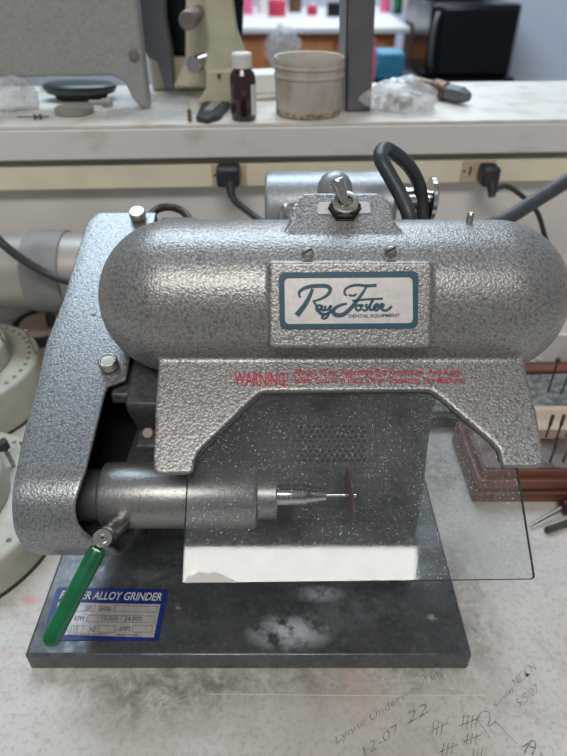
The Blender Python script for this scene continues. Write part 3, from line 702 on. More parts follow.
ls([(354, 158), (366, 140), (376, 122)], 5); ls([(374, 128), (364, 150), (364, 166), (376, 163), (388, 152)], 6.5)
ls([(380, 158), (394, 152), (390, 144), (380, 150), (377, 162), (387, 168), (400, 158), (404, 144)], 6.5)
ls([(402, 143), (414, 147), (408, 162), (416, 168), (430, 166), (446, 152)], 7)
link('logo_script', bm, 'teal', npl, smooth=False)
f = quadmap([lp(283, 198), lp(476, 195), lp(476, 180), lp(283, 183)]); text_mesh('lettering', 'DENTAL EQUIPMENT', f, 'ink', npl, padN, 0.0, 0, 0.025)

# --- warning lettering on the skirt
def skp(px, py): return onp(px, py, SKP+PNORM*0.0007, PNORM)
def sktext(s, x0, x1, yb, yt, dy=0, **k):
    f = quadmap([skp(x0, yb), skp(x1, yb+dy), skp(x1, yt+dy), skp(x0, yt)]); return text_mesh('warning_lettering', s, f, 'red', G, PNORM, 0.0, **k)
sktext('WARNING!', 234, 288, 385.5, 371.5, 0.5, off=0.012)
sktext('Always Wear Approved Eye Protection  And Keep', 294, 461, 377.5, 368.5, -0.5, off=0.004)
sktext('Safety Guards in Place When Operating This Machine', 294, 463, 385, 376.5, 0.0, off=0.004)

# --- glass shield
gp = [(186.5, 430), (181, 583), (536, 579), (536, 576), (518.5, 466), (512, 430)]
def gpt(px, py, o=0): return onp(px, py, GLP-PNORM*o, PNORM)
top = [gpt(188, 440), gpt(181.3, 582.5), gpt(183, 583.8), gpt(532, 579.5), gpt(535.3, 577.5), gpt(535.0, 573), gpt(513, 440)]
up_ = V((0, math.cos(math.radians(32.5)), math.sin(math.radians(32.5))))
top[0] = top[0]+up_*0.045; top[-1] = top[-1]+up_*0.045; top[0].x = gpt(188, 440).x; top[-1].x = gpt(513, 440).x
bm = bmesh.new(); prism(bm, top, -PNORM*0.0026)
gs = link('glass_shield', bm, ['glass', 'glass_edge'], G, smooth=False)
for p in gs.data.polygons:
    if abs(p.normal.dot(PNORM)) < 0.5: p.material_index = 1
bv = gs.modifiers.new('ground_edge', 'BEVEL'); bv.width = 0.0005; bv.segments = 1; bv.material = 1; bv.limit_method = 'ANGLE'; bv.angle_limit = math.radians(60)

rim = [onp(x, y, GLP+PNORM*0.0002, PNORM) for x, y in ((195.5, 468), (197.5, 459), (201.5, 451.5), (256, 398.5), (263, 394), (427.5, 392), (434.5, 395.5), (489, 442), (496.5, 450.5), (499.5, 462))]
bm = bmesh.new(); tube(bm, rim, 0.0007, 8, 3, False); link('gap_shade_line', bm, 'rubber', G)  # dark tube stands in for the shaded gap between skirt and glass
# --- rating plate on the base
def bp(px, py, l=0.0004): return atZ(px, py, ZB+l)
q = [bp(41, 640), bp(158.5, 641), bp(168.5, 589.5), bp(57.5, 587)]
def rp(u, v, l=0.0009):
    p = quadmap(q)(u, v); return V((p.x, p.y, ZB+l))
bm = bmesh.new(); prism(bm, [V((p.x, p.y, ZB+0.0005)) for p in rquad(q, 0.002)], V((0, 0, -0.0006))); rpl = link('rating_plate', bm, 'blue', G, smooth=False)
bm = bmesh.new(); prism(bm, [rp(0.07, 0.10, 0.0007), rp(0.955, 0.06, 0.0007), rp(0.955, 0.69, 0.0007), rp(0.05, 0.69, 0.0007)], V((0, 0, -0.0003))); link('plate_field', bm, 'silver', rpl, smooth=False)
def rt(s, u0, u1, v0, v1, m='ink', **k):
    text_mesh('lettering', s, quadmap([rp(u0, v0), rp(u1, v0), rp(u1, v1), rp(u0, v1)]), m, rpl, UP, 0.0, **k)
rt('FOSTER ALLOY GRINDER', 0.05, 0.955, 0.755, 0.92, 'white_ink', off=0.015, shear=0.15)
rt('MODEL', 0.08, 0.22, 0.545, 0.635); rt('2501', 0.30, 0.36, 0.545, 0.625); rt('SERIAL', 0.42, 0.54, 0.535, 0.635)
rt('RPM', 0.235, 0.315, 0.345, 0.435, 'blue'); rt('10,000 / 24,000', 0.47, 0.82, 0.345, 0.44)
rt('VOLTS', 0.08, 0.2, 0.16, 0.24); rt('115', 0.23, 0.29, 0.16, 0.24); rt('HZ', 0.39, 0.445, 0.15, 0.24); rt('AMPS', 0.64, 0.74, 0.165, 0.255)
rt('FOSTER DENTAL EQUIPMENT', 0.22, 0.56, 0.082, 0.122); rt('MADE IN USA', 0.64, 0.82, 0.075, 0.12)
bm = bmesh.new()
for u0, u1, v0, v1 in ((0.23, 0.385, 0.53, 0.645), (0.56, 0.935, 0.53, 0.645), (0.345, 0.935, 0.33, 0.455), (0.215, 0.33, 0.14, 0.255), (0.465, 0.61, 0.14, 0.265), (0.76, 0.925, 0.15, 0.275)):
    pts = [rp(u0, v0), rp(u1, v0), rp(u1, v1), rp(u0, v1), rp(u0, v0)]
    for a, b in zip(pts, pts[1:]): stroke(bm, [a, b], 0.00028, UP, False)
link('box_outlines', bm, 'ink', rpl, smooth=False)

# --- toggle switch
swN = (bN*0.95+V((0, 0, 0.1))).normalized()
bm = bmesh.new(); q = [onp(317, 214, bc+bN*0.0006, bN), onp(371, 213, bc+bN*0.0006, bN), onp(369, 201.5, bc+bN*0.0006, bN), onp(318, 202, bc+bN*0.0006, bN)]
prism(bm, rquad(q, 0.002), -bN*0.001); link('switch_plate', bm, 'silver', G, smooth=False)
nc = onp(344.5, 209, bc, bN)
bm = bmesh.new(); lathe(bm, nc, bN, [(0, 0.0105), (0.0010, 0.0105), (0.0011, 0.0098), (0.004, 0.0098), (0.0042, 0.0085), (0.0045, 0.0085)], 6); sw = link('toggle_switch', bm, 'nut', G, smooth=False)
bm = bmesh.new(); lathe(bm, nc, bN, [(0.004, 0.0080), (0.0072, 0.0080), (0.0075, 0.0070), (0.0075, 0.0046), (0.0055, 0.0042), (0.0055, 0)], 32); link('bushing', bm, 'steel', sw)
bm = bmesh.new(); b0 = nc+bN*0.004; b1 = atT(336, 178, (b0-CAM).dot(V((0, CT, -ST)))-0.006)
ld = b1-b0; ll = ld.length
lathe(bm, b0, ld, [(0, 0.0034), (ll*0.3, 0.0034), (ll*0.75, 0.0044), (ll*0.86, 0.0047), (ll*0.93, 0.0045), (ll*0.97, 0.0038), (ll*0.99, 0.0026), (ll, 0)], 28); link('toggle_lever', bm, 'chrome', sw, angle=60)
# --- rear motor, boss and shaft, cable loop
my = 0.470; mc = atY(330, 209, my)
mx0 = atY(265.5, 200, my).x; mx1 = atY(392, 200, my).x
bm = bmesh.new(); mr = 0.0290
lathe(bm, V((mx0, my, mc.z)), AX, [(0, mr-0.003), (0.001, mr-0.001), (0.003, mr), (mx1-mx0-0.003, mr), (mx1-mx0, mr-0.004)], 64); mo = link('motor', bm, 'motor', G)
bm = bmesh.new(); lathe(bm, V((mx1-0.002, my+0.006, mc.z+0.006)), AX, [(0, 0.009), (0.022, 0.009), (0.023, 0.0075), (0.032, 0.0075), (0.033, 0.017), (0.036, 0.017), (0.037, 0.015)], 32); link('motor_shaft', bm, 'chrome', mo)
bm = bmesh.new(); box(bm, mx0+0.02, mx1-0.01, my-0.02, 0.50, ZB, mc.z-0.01); link('motor_mount', bm, 'bracket', mo)
bm = bmesh.new(); tube(bm, [atY(412, 240, 0.395), atY(409, 216, 0.40), atY(401, 196, 0.41), atY(390, 176, 0.42), atY(380.5, 158, 0.43), atY(384, 149, 0.445), atY(394, 153, 0.455), atY(408, 165, 0.465), atY(418, 182, 0.47), atY(422, 200, 0.47), atY(423, 222, 0.465), atY(423, 250, 0.46)], 0.0052, 18)
link('power_cable', bm, 'rubber', G)
bm = bmesh.new(); c = atY(335, 186, 0.425); lathe(bm, V((c.x, 0.425, 0.235)), UP, [(0, 0.0130), (c.z-0.235-0.002, 0.0125)]+[(c.z-0.235-0.002+0.0125*math.sin(math.radians(a)), 0.0125*math.cos(math.radians(a))) for a in (20, 40, 60, 75)]+[(c.z-0.235+0.0106, 0)], 40); link('rear_dome', bm, 'motor', G, angle=60)
# hood's rear lug left of switch
bm = bmesh.new(); c = atY(293, 212, 0.415); lathe(bm, c+V((0, 0.004, -0.004)), V((0.25, -0.1, 1)), [(-0.02, 0.011), (0.003, 0.0105), (0.0055, 0.008), (0.006, 0)], 32); link('rear_lug', bm, 'chrome', G)
# tube of rusty wire behind the guard top
bm = bmesh.new(); tube(bm, [atY(150, 216, 0.50), atY(158, 209, 0.51), atY(170, 207, 0.51), atY(182, 211, 0.51), atY(189, 219, 0.50), atY(195, 232, 0.49)], 0.0034)
link('belt_cable', bm, 'brown_rubber', G)
bm = bmesh.new(); box(bm, -0.104, -0.072, 0.405, 0.492, 0.17, 0.2185, None); link('rear_arm', bm, 'guard', G, bevel=0.004, segs=3)

# ================================================================== BUR STANDS (left)
def bur_stand(c, tiers, label, nh, a0, a1):
    t = empty('bur_stand', V((c[0], c[1], 0)), label, 'bur stand', 'round cream bur stands left of the grinder')
    z0 = 0
    for i, (r, z) in enumerate(tiers):
        bm = bmesh.new(); lathe(bm, V((0, 0, z0)), UP, [(0, r-0.001), (0.0015, r), (z-z0-0.003, r*0.985), (z-z0-0.001, r*0.98-0.001), (z-z0, r*0.98-0.003), (z-z0, 0)], 72)
        tr = link('tier', bm, 'cream', t)
        bm = bmesh.new(); rr = r*0.98-0.009; n = nh
        for k in range(n):
            a = 2*math.pi*k/n; lathe(bm, V((rr*math.cos(a), rr*math.sin(a), z)), UP, [(0, 0.0022), (0.0003, 0.0022)], 8)
        link('holes', bm, 'hole', tr, smooth=False); z0 = z
    bm = bmesh.new(); lathe(bm, V((0, 0, 0)), UP, [(0, tiers[0][0]+0.001), (0.003, tiers[0][0]+0.001)], 72); link('rubber_foot', bm, 'rubber', t)
    return t
bur_stand((-0.350, 0.518), ((0.090, 0.048), (0.061, 0.071)), 'round tiered cream bur stand farther from the viewer', 44, 0, 0)
bur_stand((-0.285, 0.338), ((0.094, 0.034), (0.058, 0.060)), 'round tiered cream bur stand nearer the front, beside the belt guard', 40, 0, 0)
def bur(p0, p1, label, head='steel', r=0.0012, hr=0.0022, hl=0.006, name='dental_bur', grp='burs standing in the bur stands'):
    t = empty(name, p0, label, 'bur', grp); d = p1-p0; l = d.length
    bm = bmesh.new(); lathe(bm, V((0, 0, 0)), d, [(0, r), (l-hl, r)], 12); link('shank', bm, 'steel' if head != 'dark_steel' else 'dark_steel', t)
    bm = bmesh.new(); lathe(bm, d*((l-hl)/l), d, [(0, r*0.8), (hl*0.15, hr), (hl*0.85, hr), (hl, hr*0.7), (hl, 0)], 16); link('bur_head', bm, head, t)
    return t
bur(atZ(8, 352, 0.0710), atZ(8, 352, 0.0710)+V((-0.008, 0.006, 0.034)), 'steel bur leaning left on the upper tier of the far bur stand')
b_ = atZ(36, 354, 0.0480); bur(b_, b_+V((-0.005, 0.002, 0.030)), 'thin steel bur standing on the lower tier of the far bur stand', r=0.0011, hr=0.0022, hl=0.003)
b_ = atZ(14, 466, 0.0340); bur(b_, b_+V((-0.006, 0.004, 0.026)), 'short bur with a thick black head on the near bur stand', 'rubber', 0.0018, 0.0048, 0.010)
b_ = atZ(24, 450, 0.0340); bur(b_, b_+V((-0.0015, 0.001, 0.009)), 'short thin dark bur right of the black-headed one', 'dark_steel', 0.0009, 0.0010, 0.002)
# pink dish with a stub behind the stands
pc_ = atZ(45, 331, 0.004)
ds = empty('casting_dish', V((pc_.x, pc_.y, 0)), 'round dark tin with pink investment behind the bur stands', 'dish')
bm = bmesh.new(); lathe(bm, V((0, 0, 0)), UP, [(0, 0.034), (0.002, 0.036), (0.016, 0.038), (0.0175, 0.037), (0.016, 0.034), (0.012, 0.033), (0.012, 0)], 48); link('tin', bm, 'grime', ds)
bm = bmesh.new(); lathe(bm, V((0.0, 0, 0.012)), UP, [(0, 0.031), (0.004, 0.029), (0.005, 0)], 32); link('filling', bm, 'pinkstone', ds)
pb = V((pc_.x+0.014, pc_.y-0.006, 0.0172))
bm = bmesh.new(); lathe(bm, pb, V((-0.05, 0.1, 1)), [(0, 0.0062), (0.014, 0.0062), (0.015, 0.0035), (0.022, 0.003), (0.023, 0)], 20)
tag(link('stone_stub', bm, 'dark_steel'), 'dark metal stub standing in the pink-filled tin', 'stub')

# ================================================================== RIGHT: bur blocks
wy = 0.371
wl = atZ(472, 502.5, 0); wt = 0.046
wb = empty('bur_block', V((wl.x, wl.y, 0)), 'mahogany bur block with moulded front edge, right of the grinder', 'bur block')
bm = bmesh.new(); Lw = 0.24
for x0, y0, z0, z1 in ((0, 0, 0.0, 0.012), (0.003, 0.003, 0.012, 0.0155), (0.001, 0.001, 0.0155, 0.026), (0.005, 0.006, 0.026, 0.034)):
    box(bm, x0, Lw, y0, 0.082, z0, z1)
link('block_body', bm, 'wood', wb, bevel=0.0016, segs=3)
bm = bmesh.new(); box(bm, 0.007, Lw, 0.008, 0.080, 0.0335, 0.0355); link('dusty_top', bm, 'dusty_wood', wb, smooth=False)
bm = bmesh.new(); box(bm, 0.028, Lw, 0.045, 0.080, 0.0355, 0.047); link('raised_step', bm, 'light_wood', wb, bevel=0.001)
def rod_at(px, py, z, h, lean, label, head='dark_steel', hr=0.0016, hl=0.012):
    p = atZ(px, py, z); bur(p, p+V((lean[0], lean[1], h)), label, head, 0.0010, hr, hl, 'dental_bur', 'dark burs standing in the right hand block')
rod_at(550, 462, 0.0356, 0.026, (0.002, 0.003), 'dark bur at the front left of the mahogany block')
rod_at(563, 462, 0.0356, 0.030, (0.003, 0.004), 'dark bur second from left along the mahogany block front')
rod_at(546, 437, 0.0471, 0.024, (0.001, 0.002), 'dark bur on the pale step, leftmost')
rod_at(556, 440, 0.0471, 0.026, (0.002, 0.004), 'dark bur on the pale step, second from left')
rod_at(566, 437, 0.0471, 0.028, (0.003, 0.002), 'dark bur on the pale step, at the right edge')
# grey grit block behind
gb0 = V((0.152, 0.470, 0))
gb = empty('grit_block', gb0, 'dark tray of grey grit behind the mahogany bur block', 'tray', rz=0.06)
bm = bmesh.new(); box(bm, -0.005, 0.27, 0.0, 0.068, 0, 0.016); link('tray_body', bm, 'rubber', gb, bevel=0.003)
bm = bmesh.new(); box(bm, 0.0, 0.265, 0.006, 0.063, 0.015, 0.019); link('grit_fill', bm, 'stone', gb, bevel=0.001)
rod_at(548, 392, 0.0190, 0.040, (0.003, 0.006), 'tall dark bur in the grey grit tray, left one', hr=0.0024, hl=0.006)
rod_at(561, 394, 0.0190, 0.046, (0.008, 0.010), 'tall dark bur in the grey grit tray, right one', hr=0.0024, hl=0.006)
bb0 = V((gb0.x+0.06, 0.553, 0)); bm = bmesh.new(); box(bm, 0, 0.2, 0, 0.020, 0, 0.015); o = link('wood_strip', bm, 'wood', None, bevel=0.002); o.location = bb0
tag(o, 'brown wooden strip behind the grey grit tray', 'wood strip')
bm = bmesh.new(); c = V((atZ(562, 350, 0.03).x+0.004, 0.607, 0)); lathe(bm, V((0, 0, 0)), V((0, 0, 1)), [(0, 0.020), (0.002, 0.022), (0.045, 0.027), (0.046, 0.025), (0.004, 0.019), (0.004, 0)], 32)
o = link('white_cup', bm, 'paper', None); o.location = c; tag(o, 'small white cup partly hidden behind the hood at the right edge', 'cup')
# metal tool with maroon handle
t0 = atZ(530, 526, 0.003); t1 = atZ(562, 508, 0.007); t2 = atZ(600, 500, 0.010)
tl = empty('hand_tool', t1, 'steel dental tool with maroon handle lying before the mahogany block', 'tool')
bm = bmesh.new(); tube(bm, [t0-t1, (t0-t1)*0.5, V((0, 0, 0))], lambda s: 0.0010+0.0012*s, 12); link('blade', bm, 'steel', tl)
bm = bmesh.new(); lathe(bm, V((-0.001, 0, 0)), t2-t1, [(0, 0.003), (0.002, 0.0068), (0.010, 0.0075), (0.014, 0.006), (0.03, 0.006), (0.035, 0.004)], 24); link('handle', bm, 'maroon', tl)
t0 = atZ(545, 531, 0.0030); t2 = atZ(600, 512, 0.0030); bm = bmesh.new(); lathe(bm, t0, t2-t0, [(0, 0.001), (0.002, 0.0030), ((t2-t0).length, 0.0030)], 16)
tag(link('steel_rod', bm, 'dark_steel'), 'dark rod lying beneath the maroon-handled tool at the right edge', 'rod')

# ================================================================== ON THE SHELF
ZS = 0.2487
def S(px, py): return atZ(px, py, ZS)
# big grey machine, left
y0 = 0.748
def sy(px, py, y): return atY(px, py, y)
gm = empty('grey_lathe_housing', S(60, 105), 'large grey textured machine housing on the shelf, cut off at top left', 'machine')
gi = -gm.location
bm = bmesh.new(); yf = 0.750
out = [(-90, 80), (112, 76), (124, 82), (132, 98), (141, 109), (149, 109), (143, 60), (136, -4), (130, -60), (-90, -60)]
pts = [sy(x, y, yf) for x, y in out]
for p in pts: p.z = max(p.z, ZS)
pts = [p+gi for p in pts]
prism(bm, pts, V((0, 0.022, 0))); link('housing_panel', bm, 'grey_machine', gm, bevel=0.003)
bm = bmesh.new(); c = sy(134, 55, yf)+gi; lathe(bm, c, V((0, -1, 0)), [(0, 0.0055), (0.003, 0.0055), (0.0045, 0.004), (0.005, 0)], 20); link('screw', bm, 'knob', gm)
bm = bmesh.new(); y1 = 0.815
pts = [sy(x, y, y1) for x, y in ((140, 40), (148, 58), (157, 62), (165, 90), (174, 90), (171, 50), (165, 20), (162, -50), (136, -50))]
prism(bm, [p+gi for p in pts], V((0, 0.02, 0))); link('rear_frame', bm, 'mid_grey', gm, bevel=0.002)
# dish
def obj_at(name, px, py, label, cat, group=None): return empty(name, S(px, py), label, cat, group)
d_ = obj_at('oval_dish', 82, 99, 'dark green oval dish on the shelf under the grey machine', 'dish')
bm = bmesh.new(); lathe(bm, V((0, 0, 0.006)), UP, [(0, 0.036), (0.002, 0.042), (0.008, 0.0455), (0.0105, 0.0450), (0.0125, 0.040), (0.0130, 0.030), (0.0130, 0)], 48)
for v in bm.verts: v.co.y *= 0.55
link('bowl', bm, 'dish', d_)
bm = bmesh.new(); lathe(bm, V((0, 0, 0)), UP, [(0, 0.030), (0.006, 0.034)], 40)
for v in bm.verts: v.co.y *= 0.5
link('foot', bm, 'grime', d_)
c = S(75, 113); bm = bmesh.new(); lathe(bm, V((0, 0, 0)), UP, [(0, 0.020), (0.001, 0.0215), (0.006, 0.0215), (0.007, 0.0205), (0.007, 0.015), (0.0062, 0.014), (0.0062, 0)], 40)
o = link('round_lid', bm, 'putty'); o.location = c; tag(o, 'small putty-coloured round lid on the shelf before the dark dish', 'lid')
c = S(100, 107); bm = bmesh.new(); lathe(bm, V((-0.012, 0, 0.0045)), V((1, 0.1, 0)), [(0, 0.003), (0.014, 0.003), (0.015, 0.0044), (0.026, 0.0044), (0.027, 0.003)], 20)
o = link('white_stub', bm, 'putty'); o.location = c; tag(o, 'short pale cylinder lying right of the round lid', 'cylinder')
c = S(38, 120); bm = bmesh.new(); lathe(bm, V((-0.022, 0, 0.003)), V((1, 0.05, 0)), [(0, 0.0008), (0.018, 0.0008), (0.018, 0.003), (0.020, 0.003), (0.020, 0.0012), (0.024, 0.0012), (0.024, 0.003), (0.026, 0.003), (0.026, 0.001), (0.034, 0.001)], 14)
o = link('small_pin', bm, 'dark_steel'); o.location = c; tag(o, 'tiny dark pin lying on the shelf edge left of the round lid', 'pin')
def crumple(name, px, py, rx, ry, rz, m, label, cat, seed=1, amp=0.35, n=3, parent=None, z=0):
    bm = bmesh.new(); bmesh.ops.create_icosphere(bm, subdivisions=4, radius=1)
    for v in bm.verts:
        d = noise.noise(v.co*1.7+V((seed, 0, 0)))*amp+abs(noise.noise(v.co*4.5+V((0, seed, 0))))*amp*0.5
        co = v.co*(1+d); v.co = V((co.x*rx, co.y*ry, max(co.z*rz+rz*0.75, 0.0)))
    o = link(name, bm, m, parent, angle=25)
    if parent is None: o.location = S(px, py); tag(o, label, cat)
    return o
crumple('plastic_bag', 14, 109, 0.030, 0.018, 0.020, 'film', 'clear crumpled plastic bag at the left end of the shelf', 'bag', 3)
c = S(38, 104); bm = bmesh.new(); box(bm, -0.02, 0.02, 0, 0.05, 0, 0.018); o = link('foil_packet', bm, 'film2', None, bevel=0.003); o.location = S(55, 92); tag(o, 'pale plastic packet behind the dark dish', 'packet')
# clear plastic sheet
bm = bmesh.new(); nn = 14; grid = []
q = [S(105, 122), S(195, 120), S(185, 92), S(110, 96)]; ff = quadmap(q)
for i in range(nn+1):
    grid.append([bm.verts.new(ff(i/nn, j/nn)+V((0, 0, 0.0012+0.003*abs(noise.noise(V((i*0.5, j*0.5, 3))))))) for j in range(nn+1)])
for i in range(nn):
    for j in range(nn): bm.faces.new((grid[i][j], grid[i+1][j], grid[i+1][j+1], grid[i][j+1]))
tag(link('plastic_sheet', bm, 'film2'), 'thin clear plastic sheet lying on the shelf beside the black clip', 'plastic sheet')
# olive-cream microscope stand
ms = empty('microscope_stand', S(222, 100), 'pale olive cast instrument stand behind the brown bottle', 'instrument'); mi_ = -ms.location
ym = 0.765
bm = bmesh.new()
pts = [sy(x, y, ym) for x, y in ((203, 72), (206, 60), (208, 40), (203, 0), (198, -60), (236, -60), (232, 0), (236, 30), (243, 52), (243, 72))]
prism(bm, [p+mi_ for p in pts], V((0, 0.03, 0))); link('curved_column', bm, 'olive', ms, bevel=0.004, segs=3)
bm = bmesh.new(); pts = [sy(x, y, ym-0.012) for x, y in ((196, 104), (206, 90), (206, 70), (244, 68), (246, 104))]
for p in pts: p.z = max(p.z, ZS)
prism(bm, [p+mi_ for p in pts], V((0, 0.055, 0))); link('foot_block', bm, 'olive', ms, bevel=0.003)
bm = bmesh.new(); c = sy(219, 76, ym-0.0125)+mi_; lathe(bm, c, V((0, -1, 0)), [(0, 0.0025), (0.002, 0.0022), (0.002, 0)], 16); link('screw', bm, 'brass', ms)
bm = bmesh.new(); pts = [sy(x, y, ym+0.05) for x, y in ((172, 88), (185, 60), (186, -60), (212, -60), (212, 88))]
prism(bm, [p+mi_ for p in pts], V((0, 0.03, 0))); link('rear_body', bm, 'ivory', ms, bevel=0.004)
bm = bmesh.new(); c = sy(187, 21, ym-0.01)+mi_; lathe(bm, c+V((0.006, 0.06, 0.004)), c-(c+V((0.006, 0.06, 0.004))), [(0, 0.007), (0.030, 0.007), (0.031, 0.0098), (0.058, 0.0098), (0.060, 0.0088), (0.060, 0)], 36); link('focus_knob', bm, 'knob', ms)
bm = bmesh.new(); c = sy(196, 66, ym)+mi_; lathe(bm, c+V((0.004, 0.03, 0)), V((-0.3, -1, 0)), [(0, 0.010), (0.025, 0.010), (0.027, 0.008), (0.027, 0)], 24); link('chrome_knob', bm, 'chrome', ms)
bm = bmesh.new(); pts = [sy(x, y, ym+0.035) for x, y in ((228, -60), (246, -60), (241, 58), (234, 58))]
prism(bm, [p+mi_ for p in pts], V((0, 0.012, 0))); link('dark_arm', bm, 'gloss_black', ms)
# ivory case behind
cs = empty('ivory_case', V((sy(170, 74, 0.86).x, 0.86, ZS)), 'ivory case with a dark panel behind the grey machine', 'case')
bm = bmesh.new(); a = sy(150, 74, 0.86); b = sy(215, 74, 0.86); box(bm, a.x-cs.location.x, b.x-cs.location.x, 0, 0.04, 0, 0.10); link('case_body', bm, 'ivory', cs, bevel=0.004)
bm = bmesh.new(); a = sy(166, 56, 0.859); b = sy(188, -20, 0.859); box(bm, a.x-cs.location.x, b.x-cs.location.x, -0.002, 0.002, a.z-ZS, b.z-ZS+0.02); link('dark_panel', bm, 'gloss_black', cs)
# black clip
cl = obj_at('black_clip', 212, 120, 'black plastic clip lying in front of the instrument stand', 'clip')
bm = bmesh.new(); out = [(196, 122), (208, 124), (220, 120), (230, 108), (231, 100), (222, 101), (212, 103), (202, 111)]
prism(bm, [S(x, y)-cl.location+V((0, 0, 0.006+0.0003*(y < 112)*8)) for x, y in out], V((0, 0, -0.0055))); link('clip_body', bm, 'rubber', cl, bevel=0.0015)
bm = bmesh.new(); out = [(205, 118), (213, 118), (222, 110), (224, 105), (214, 107)]
prism(bm, [S(x, y)-cl.location+V((0, 0, 0.0085)) for x, y in out], V((0, 0, -0.003))); link('window', bm, 'putty', cl)
bm = bmesh.new(); c = S(220, 99)-cl.location; lathe(bm, c+V((0, 0, 0.0)), UP, [(0, 0.005), (0.010, 0.005), (0.012, 0.003)], 4); link('hinge_lug', bm, 'rubber', cl)
c = S(190, 122); bm = bmesh.new()
for k in range(3): lathe(bm, V((0, 0, 0.001+k*0.004)), UP, [(0, 0.0022), (0.0012, 0.0028), (0.003, 0.0018), (0.004, 0.0018)], 12)
o = link('brass_screw', bm, 'brass'); o.location = c; tag(o, 'tiny brass screw standing left of the black clip', 'screw')
# brown bottle
bt = obj_at('brown_bottle', 244, 119, 'small dark amber bottle with white cap on the shelf', 'bottle')
bx = 0.0138
bm = bmesh.new(); lathe(bm, V((0, 0, 0)), UP, [(0, bx-0.001), (0.002, bx), (0.042, bx), (0.046, bx*0.9), (0.050, 0.009), (0.054, 0.0085)], 40); link('bottle_body', bm, 'amber', bt)
bm = bmesh.new(); lathe(bm, V((0, 0, 0.0505)), UP, [(0, 0.0100), (0.001, 0.0108), (0.013, 0.0106), (0.0145, 0.0095), (0.0145, 0)], 36); link('cap', bm, 'white', bt)
bm = bmesh.new(); n = 14; pr = None
for k in range(n+1):
    a = math.radians(-50+k*75/n); cur = [bm.verts.new(V(((bx+0.0003)*math.cos(a), (bx+0.0003)*math.sin(a), z))) for z in (0.006, 0.036)]
    if pr: bm.faces.new((pr[0], cur[0], cur[1], pr[1]))
    pr = cur
link('paper_label', bm, 'paper', bt)
# box of papers behind bottle
bm = bmesh.new(); box(bm, -0.012, 0.030, 0, 0.05, 0, 0.006); box(bm, -0.008, 0.028, 0.002, 0.046, 0.006, 0.028); o = link('paper_packet', bm, 'paper', None, bevel=0.002); o.location = S(262, 100); o.rotation_euler = (0, 0, 0.3)
tag(o, 'white paper packet between the brown bottle and the tub', 'packet')
# tub
tb_ = obj_at('plaster_tub', 308, 113, 'plaster-stained translucent tub with screw rim standing on the shelf', 'tub')
r = 0.0365; bm = bmesh.new()
lathe(bm, V((0, 0, 0)), UP, [(0, r-0.003), (0.001, r-0.001), (0.003, r), (0.038, r+0.001), (0.039, r+0.0022), (0.041, r+0.0022), (0.042, r+0.001), (0.047, r+0.001), (0.048, r+0.0022), (0.050, r+0.0022), (0.051, r+0.0012), (0.057, r+0.0020), (0.0580, r+0.0015), (0.0575, r-0.0005), (0.003, r-0.003), (0.003, 0)], 64)
link('tub_wall', bm, 'plaster', tb_)
bm = bmesh.new(); lathe(bm, V((0, 0, 0.048)), UP, [(0, r-0.002), (0.001, 0)], 48); link('plaster_fill', bm, 'plaster', tb_)
bm = bmesh.new(); lathe(bm, V((0, 0, 0.0006)), UP, [(0, r-0.0005), (0.002, r+0.0003), (0.0045, r+0.0004), (0.0055, r+0.0001)], 64, closed=False); link('rust_ring', bm, 'ring_stain', tb_)
# post
pp = S(360, 111); ps = empty('steel_post', pp-V((0.002, 0, 0)), 'grey square steel post standing on the shelf right of the tub', 'post', rz=0.16)
bm = bmesh.new(); box(bm, -0.0145, 0.0145, -0.004, 0.022, 0, 0.42); link('post_body', bm, 'post', ps, bevel=0.002); ps.rotation_euler = (0, -0.045, 0.16)
bm = bmesh.new(); box(bm, -0.0190, -0.0150, 0.000, 0.02, 0, 0.42); link('side_flange', bm, 'motor', ps, bevel=0.001)
# bag with brown-black cable end
bg = crumple('plastic_bag', 398, 110, 0.040, 0.026, 0.019, 'film', 'clear crumpled plastic bag of small white parts right of the post', 'bag', 11)
def crumb(px, py, k):
    bm = bmesh.new(); bmesh.ops.create_icosphere(bm, subdivisions=2, radius=0.0048)
    for v in bm.verts: v.co *= 1+0.35*noise.noise(v.co*300+V((k, 0, 0))); 
    for v in bm.verts: v.co.z = max(v.co.z, -0.0035)
    o = link('plaster_piece', bm, 'pinkstone' if k % 3 else 'putty'); o.location = S(px, py)+V((0, 0, 0.0042)); tag(o, 'small chalky pieces inside the clear bag beside the post', 'plaster piece', 'chalky pieces in the bag')
for k, (x, y) in enumerate(((378, 105), (386, 109), (394, 105), (402, 109), (409, 105), (390, 100), (400, 100))): crumb(x, y, k)
cc = S(440, 100); ca = empty('brass_coupling', cc, 'brass and black hose coupling lying on the shelf by the bag', 'coupling')
e0 = S(407, 92)+V((0, 0, 0.012))-cc; e1 = S(432, 98)+V((0, 0, 0.012))-cc; e2 = S(446, 101)+V((0, 0, 0.010))-cc; e3 = S(467, 106)+V((0, 0, 0.010))-cc
bm = bmesh.new(); lathe(bm, e0, e1-e0, [(0, 0.005), (0.012, 0.0065), (0.013, 0.008), (0.018, 0.008), ((e1-e0).length, 0.0075)], 24); link('dark_sleeve', bm, 'brass', ca)
bm = bmesh.new(); l = (e2-e1).length; lathe(bm, e1, e2-e1, [(0, 0.009), (0.003, 0.0105), (l-0.002, 0.0105), (l, 0.009)], 24); link('brass_ring', bm, 'brass', ca)
bm = bmesh.new(); l = (e3-e2).length; lathe(bm, e2, e3-e2, [(0, 0.008), (0.003, 0.0098), (l*0.7, 0.0095), (l, 0.0055)], 10); link('black_plug_end', bm, 'mid_grey', ca, smooth=False)
